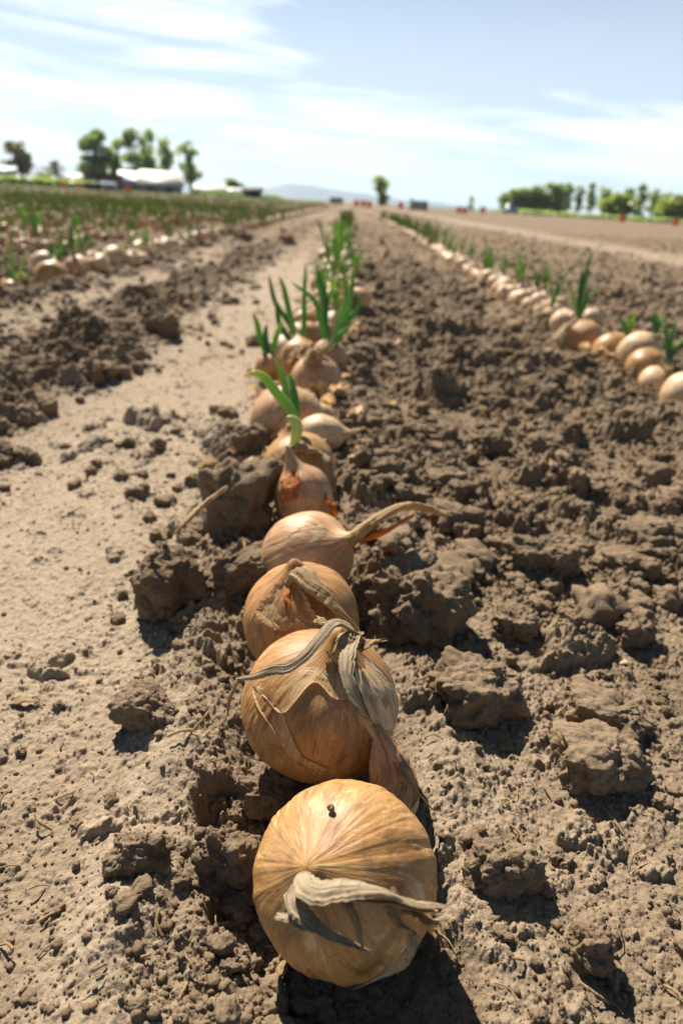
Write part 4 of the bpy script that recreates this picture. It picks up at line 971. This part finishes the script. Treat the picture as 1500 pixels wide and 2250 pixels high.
# bins
def binb(px, dist, wpx, hpx, label, z=0, group='wooden harvest bins at the field edge', rot=0, b=None):
    if b is None: b = far_pt(px, dist)
    s = dist/FPX; w = wpx*s; h = hpx*s
    e = empty('wooden_bin', (b[0], b[1], z)); e.rotation_euler = (0, 0, rot); tag(e, label, 'bin', group)
    for (n_, dx, dy, lx, ly) in (('side_panel', 0, -w/2, w, .04), ('side_panel', 0, w/2, w, .04), ('side_panel', -w/2+.02, 0, .04, w-.09), ('side_panel', w/2-.02, 0, .04, w-.09)):
        m = MB()
        for k in range(4): m.box((dx, dy, .1+h*(.12+.25*k)*.95), (lx, ly, h*.21))
        link(n_, m.mesh(n_, M_wood, smooth=False), e)
    m = MB(); m.box((0, 0, .12), (w-.1, w-.1, .03))
    for k in (-1, 0, 1): m.box((k*w*.42, 0, .045), (.1, w*.98, .085))
    link('pallet_base', m.mesh('pallet_base', M_wood, smooth=False), e)
    m = MB()
    for a in (-1, 1):
        for c in (-1, 1): m.box((a*(w/2-.09), c*(w/2-.07), h*.52), (.08, .08, h*.9))
    link('corner_posts', m.mesh('corner_posts', M_wood, smooth=False), e)
for i, px in enumerate((203, 229, 255)):
    q = far_pt(px, 72); hh = 14*72/FPX+.13
    for z, l in ((-.02, 'lower'), (hh, 'upper')):
        binb(px, 72, 24, 13, '%s wooden bin of the %s stack in front of the poplars' % (l, ('left', 'middle', 'right')[i]), z=z, b=q)
binb(921, 62, 30, 17, 'brown wooden bin beside a white post near the middle of the horizon', z=-.02)
binb(739, 90, 26, 12, 'dark wooden bin on the horizon behind the middle row', z=-.02)
b = far_pt(902, 61); m = MB(); m.box((0, 0, .35), (.2, .1, .95)); m.box((0, 0, .84), (.26, .14, .05))
tag(link('white_post', m.mesh('white_post', M_white, smooth=False), loc=tuple(b)), 'short white post left of the brown bin', 'post')
# orange buckets
M_or = plain('orange_plastic', (.85, .14, .05), (.90, .18, .07), 5, .4); M_wire = plain('wire_handle', (.3, .3, .3), (.4, .4, .4), 5, .4)
def bucket(px, dist, lift, lab):
    b = far_pt(px, dist); r = .17*dist/45
    an = np.linspace(0, 6.2832, 20, endpoint=False); prof = [(.0, .02), (.72, .0), (.74, .03), (1.0, 1.9), (1.08, 1.92), (1.08, 2.05), (1.0, 2.05), (.95, 1.85), (.7, .08), (0, .06)]
    V = np.concatenate([np.stack([np.cos(an)*a*r, np.sin(an)*a*r, np.full(20, z*r)], 1) for a, z in prof])
    e = empty('orange_bucket', (b[0], b[1], lift)); tag(e, lab, 'bucket', 'orange picking buckets at the field edge')
    link('pail', new_mesh('pail', V, gridfaces(len(prof), 20), M_or), e)
    C = [(math.cos(t)*1.05*r, 0, 2*r+math.sin(t)*r*.9) for t in np.linspace(0, math.pi, 9)]
    link('handle', leaf_mesh('handle', C, r*.04, M_wire, n=16, m=6), e)
for px, d, l in [(140, 70, 'orange bucket left of the white car'), (174, 75, 'orange bucket before the small white house'), (283, 66, 'orange bucket at the right end of the bin stacks'),
                 (783, 70, 'leftmost orange bucket left of the lone umbrella tree'), (798, 72, 'orange bucket nearest the trunk of the lone tree, second from left'), (811, 60, 'larger orange bucket just left of the lone tree'),
                 (880, 75, 'orange bucket alone left of the white post'), (1008, 58, 'orange bucket, lower one of the pair left of the small dark tree'), (1021, 56, 'orange bucket, upper one of the pair by the small dark tree'),
                 (1060, 90, 'small distant orange bucket right of the small dark tree'), (1366, 75, 'orange bucket below the big rounded bush'), (1484, 66, 'orange bucket at the right edge below the bush')]:
    bucket(px, d, 0.0, l)
# cars
M_glass = plain('car_glass', (.04, .05, .06), (.06, .07, .08), 3, .1); M_tyre = plain('tyre', (.02, .02, .02), (.035, .035, .035), 5)
M_blue = plain('blue_grey_paint', (.25, .32, .42), (.30, .38, .48), 2, .3)
def car(px, dist, label, paint, rot=0.1, L=4.4):
    b = far_pt(px, dist); e = empty('car', tuple(b)); e.rotation_euler = (0, 0, rot-math.atan2(b[0], b[1])); tag(e, label, 'car')
    pr = [(-.5, .30), (-.5, .75), (-.46, .86), (-.34, .92), (.18, .95), (.44, .86), (.5, .70), (.5, .30)]
    V = [(x*L, sy*.85, z) for sy in (-1, 1) for x, z in pr]; n = len(pr)
    m = MB(); m.add(V, [[i, (i+1) % n, n+(i+1) % n, n+i] for i in range(n)])
    m.f[n] = [np.array([list(range(n))[::-1], [n+i for i in range(n)]])]
    link('body', m.mesh('body', paint, smooth=False), e)
    pr = [(-.36, .9), (-.28, 1.38), (-.20, 1.44), (.02, 1.44), (.08, 1.38), (.22, .93)]; n = len(pr)
    m = MB(); m.add([(x*L, sy*(.80 if z < 1 else .66), z) for sy in (-1, 1) for x, z in pr], [[i, (i+1) % n, n+(i+1) % n, n+i] for i in range(n)]); m.f[n] = [np.array([list(range(n))[::-1], [n+i for i in range(n)]])]
    cbn = link('windows', m.mesh('windows', M_glass, smooth=False), e)
    m = MB(); m.box((-.09*L, 0, 1.46), (.24*L, 1.3, .05)); link('roof', m.mesh('roof', paint, smooth=False), e)
    an = np.linspace(0, 6.283, 20, endpoint=False)
    for sx in (-.31, .31):
        for sy in (-.78, .78):
            V = np.concatenate([np.stack([np.cos(an)*r_, np.full(20, y_), np.sin(an)*r_], 1) for r_, y_ in ((.01, -.1), (.20, -.1), (.33, -.1), (.33, .1), (.20, .1), (.01, .1))])
            link('wheel', new_mesh('wheel', V, gridfaces(6, 20), M_tyre), e, (sx*L, sy, .33))
car(152, 150, 'white car parked beyond the hedge at left', M_white); car(1478, 170, 'white car parked near the right edge', M_white); car(1121, 130, 'blue grey car before the dense tree belt', M_blue, 1.4)
car(1405, 170, 'pale car parked between the two rounded bushes', M_cream)
# hills
M_hill = plain('hazy_blue_hill', (.05, .085, .125), (.07, .105, .145), .002)  # bluish fade of far air put into the hill colour
def hills():
    n = 240; m_ = 14; px = np.linspace(-900, 2400, n); V = []
    for j in range(m_):
        dist = 5200+j*160; t = math.sin(math.pi*j/(m_-1))
        for x in px:
            hp = float(np.interp(x, [-900, -200, 60, 230, 420, 540, 590, 640, 700, 800, 900, 960, 1080, 1500], [20, 34, 42, 26, 12, 9, 24, 33, 30, 20, 13, 10, 5, 6]))+1.2*math.sin(x*.041)+.8*math.sin(x*.11+j*.3)
            d = P(x, 444, 1)-CAM; d = d/math.hypot(d[0], d[1]); V.append((d[0]*dist, d[1]*dist, -2+hp*5200/FPX*t))
    tag(link('hills', new_mesh('hills', V, gridfaces(m_, n, False), M_hill)), None, None, kind='structure')
hills()
# ------------------------------------------------------------------ haze
def haze():
    m = bpy.data.materials.new('haze_air'); m.use_nodes = True; t = m.node_tree; t.nodes.clear()
    o = N(t, 'ShaderNodeOutputMaterial'); v = N(t, 'ShaderNodeVolumePrincipled'); v.inputs['Color'].default_value = (.72, .87, 1.0, 1)
    v.inputs['Density'].default_value = 1.2e-4; v.inputs['Anisotropy'].default_value = .2; t.links.new(v.outputs[0], o.inputs['Volume'])
    b = MB(); b.box((0, 3500, 149), (24000, 24000, 306)); h = link('haze', b.mesh('haze', m, smooth=False)); tag(h, 'pale air haze over the whole field', 'haze', kind='stuff')
haze()
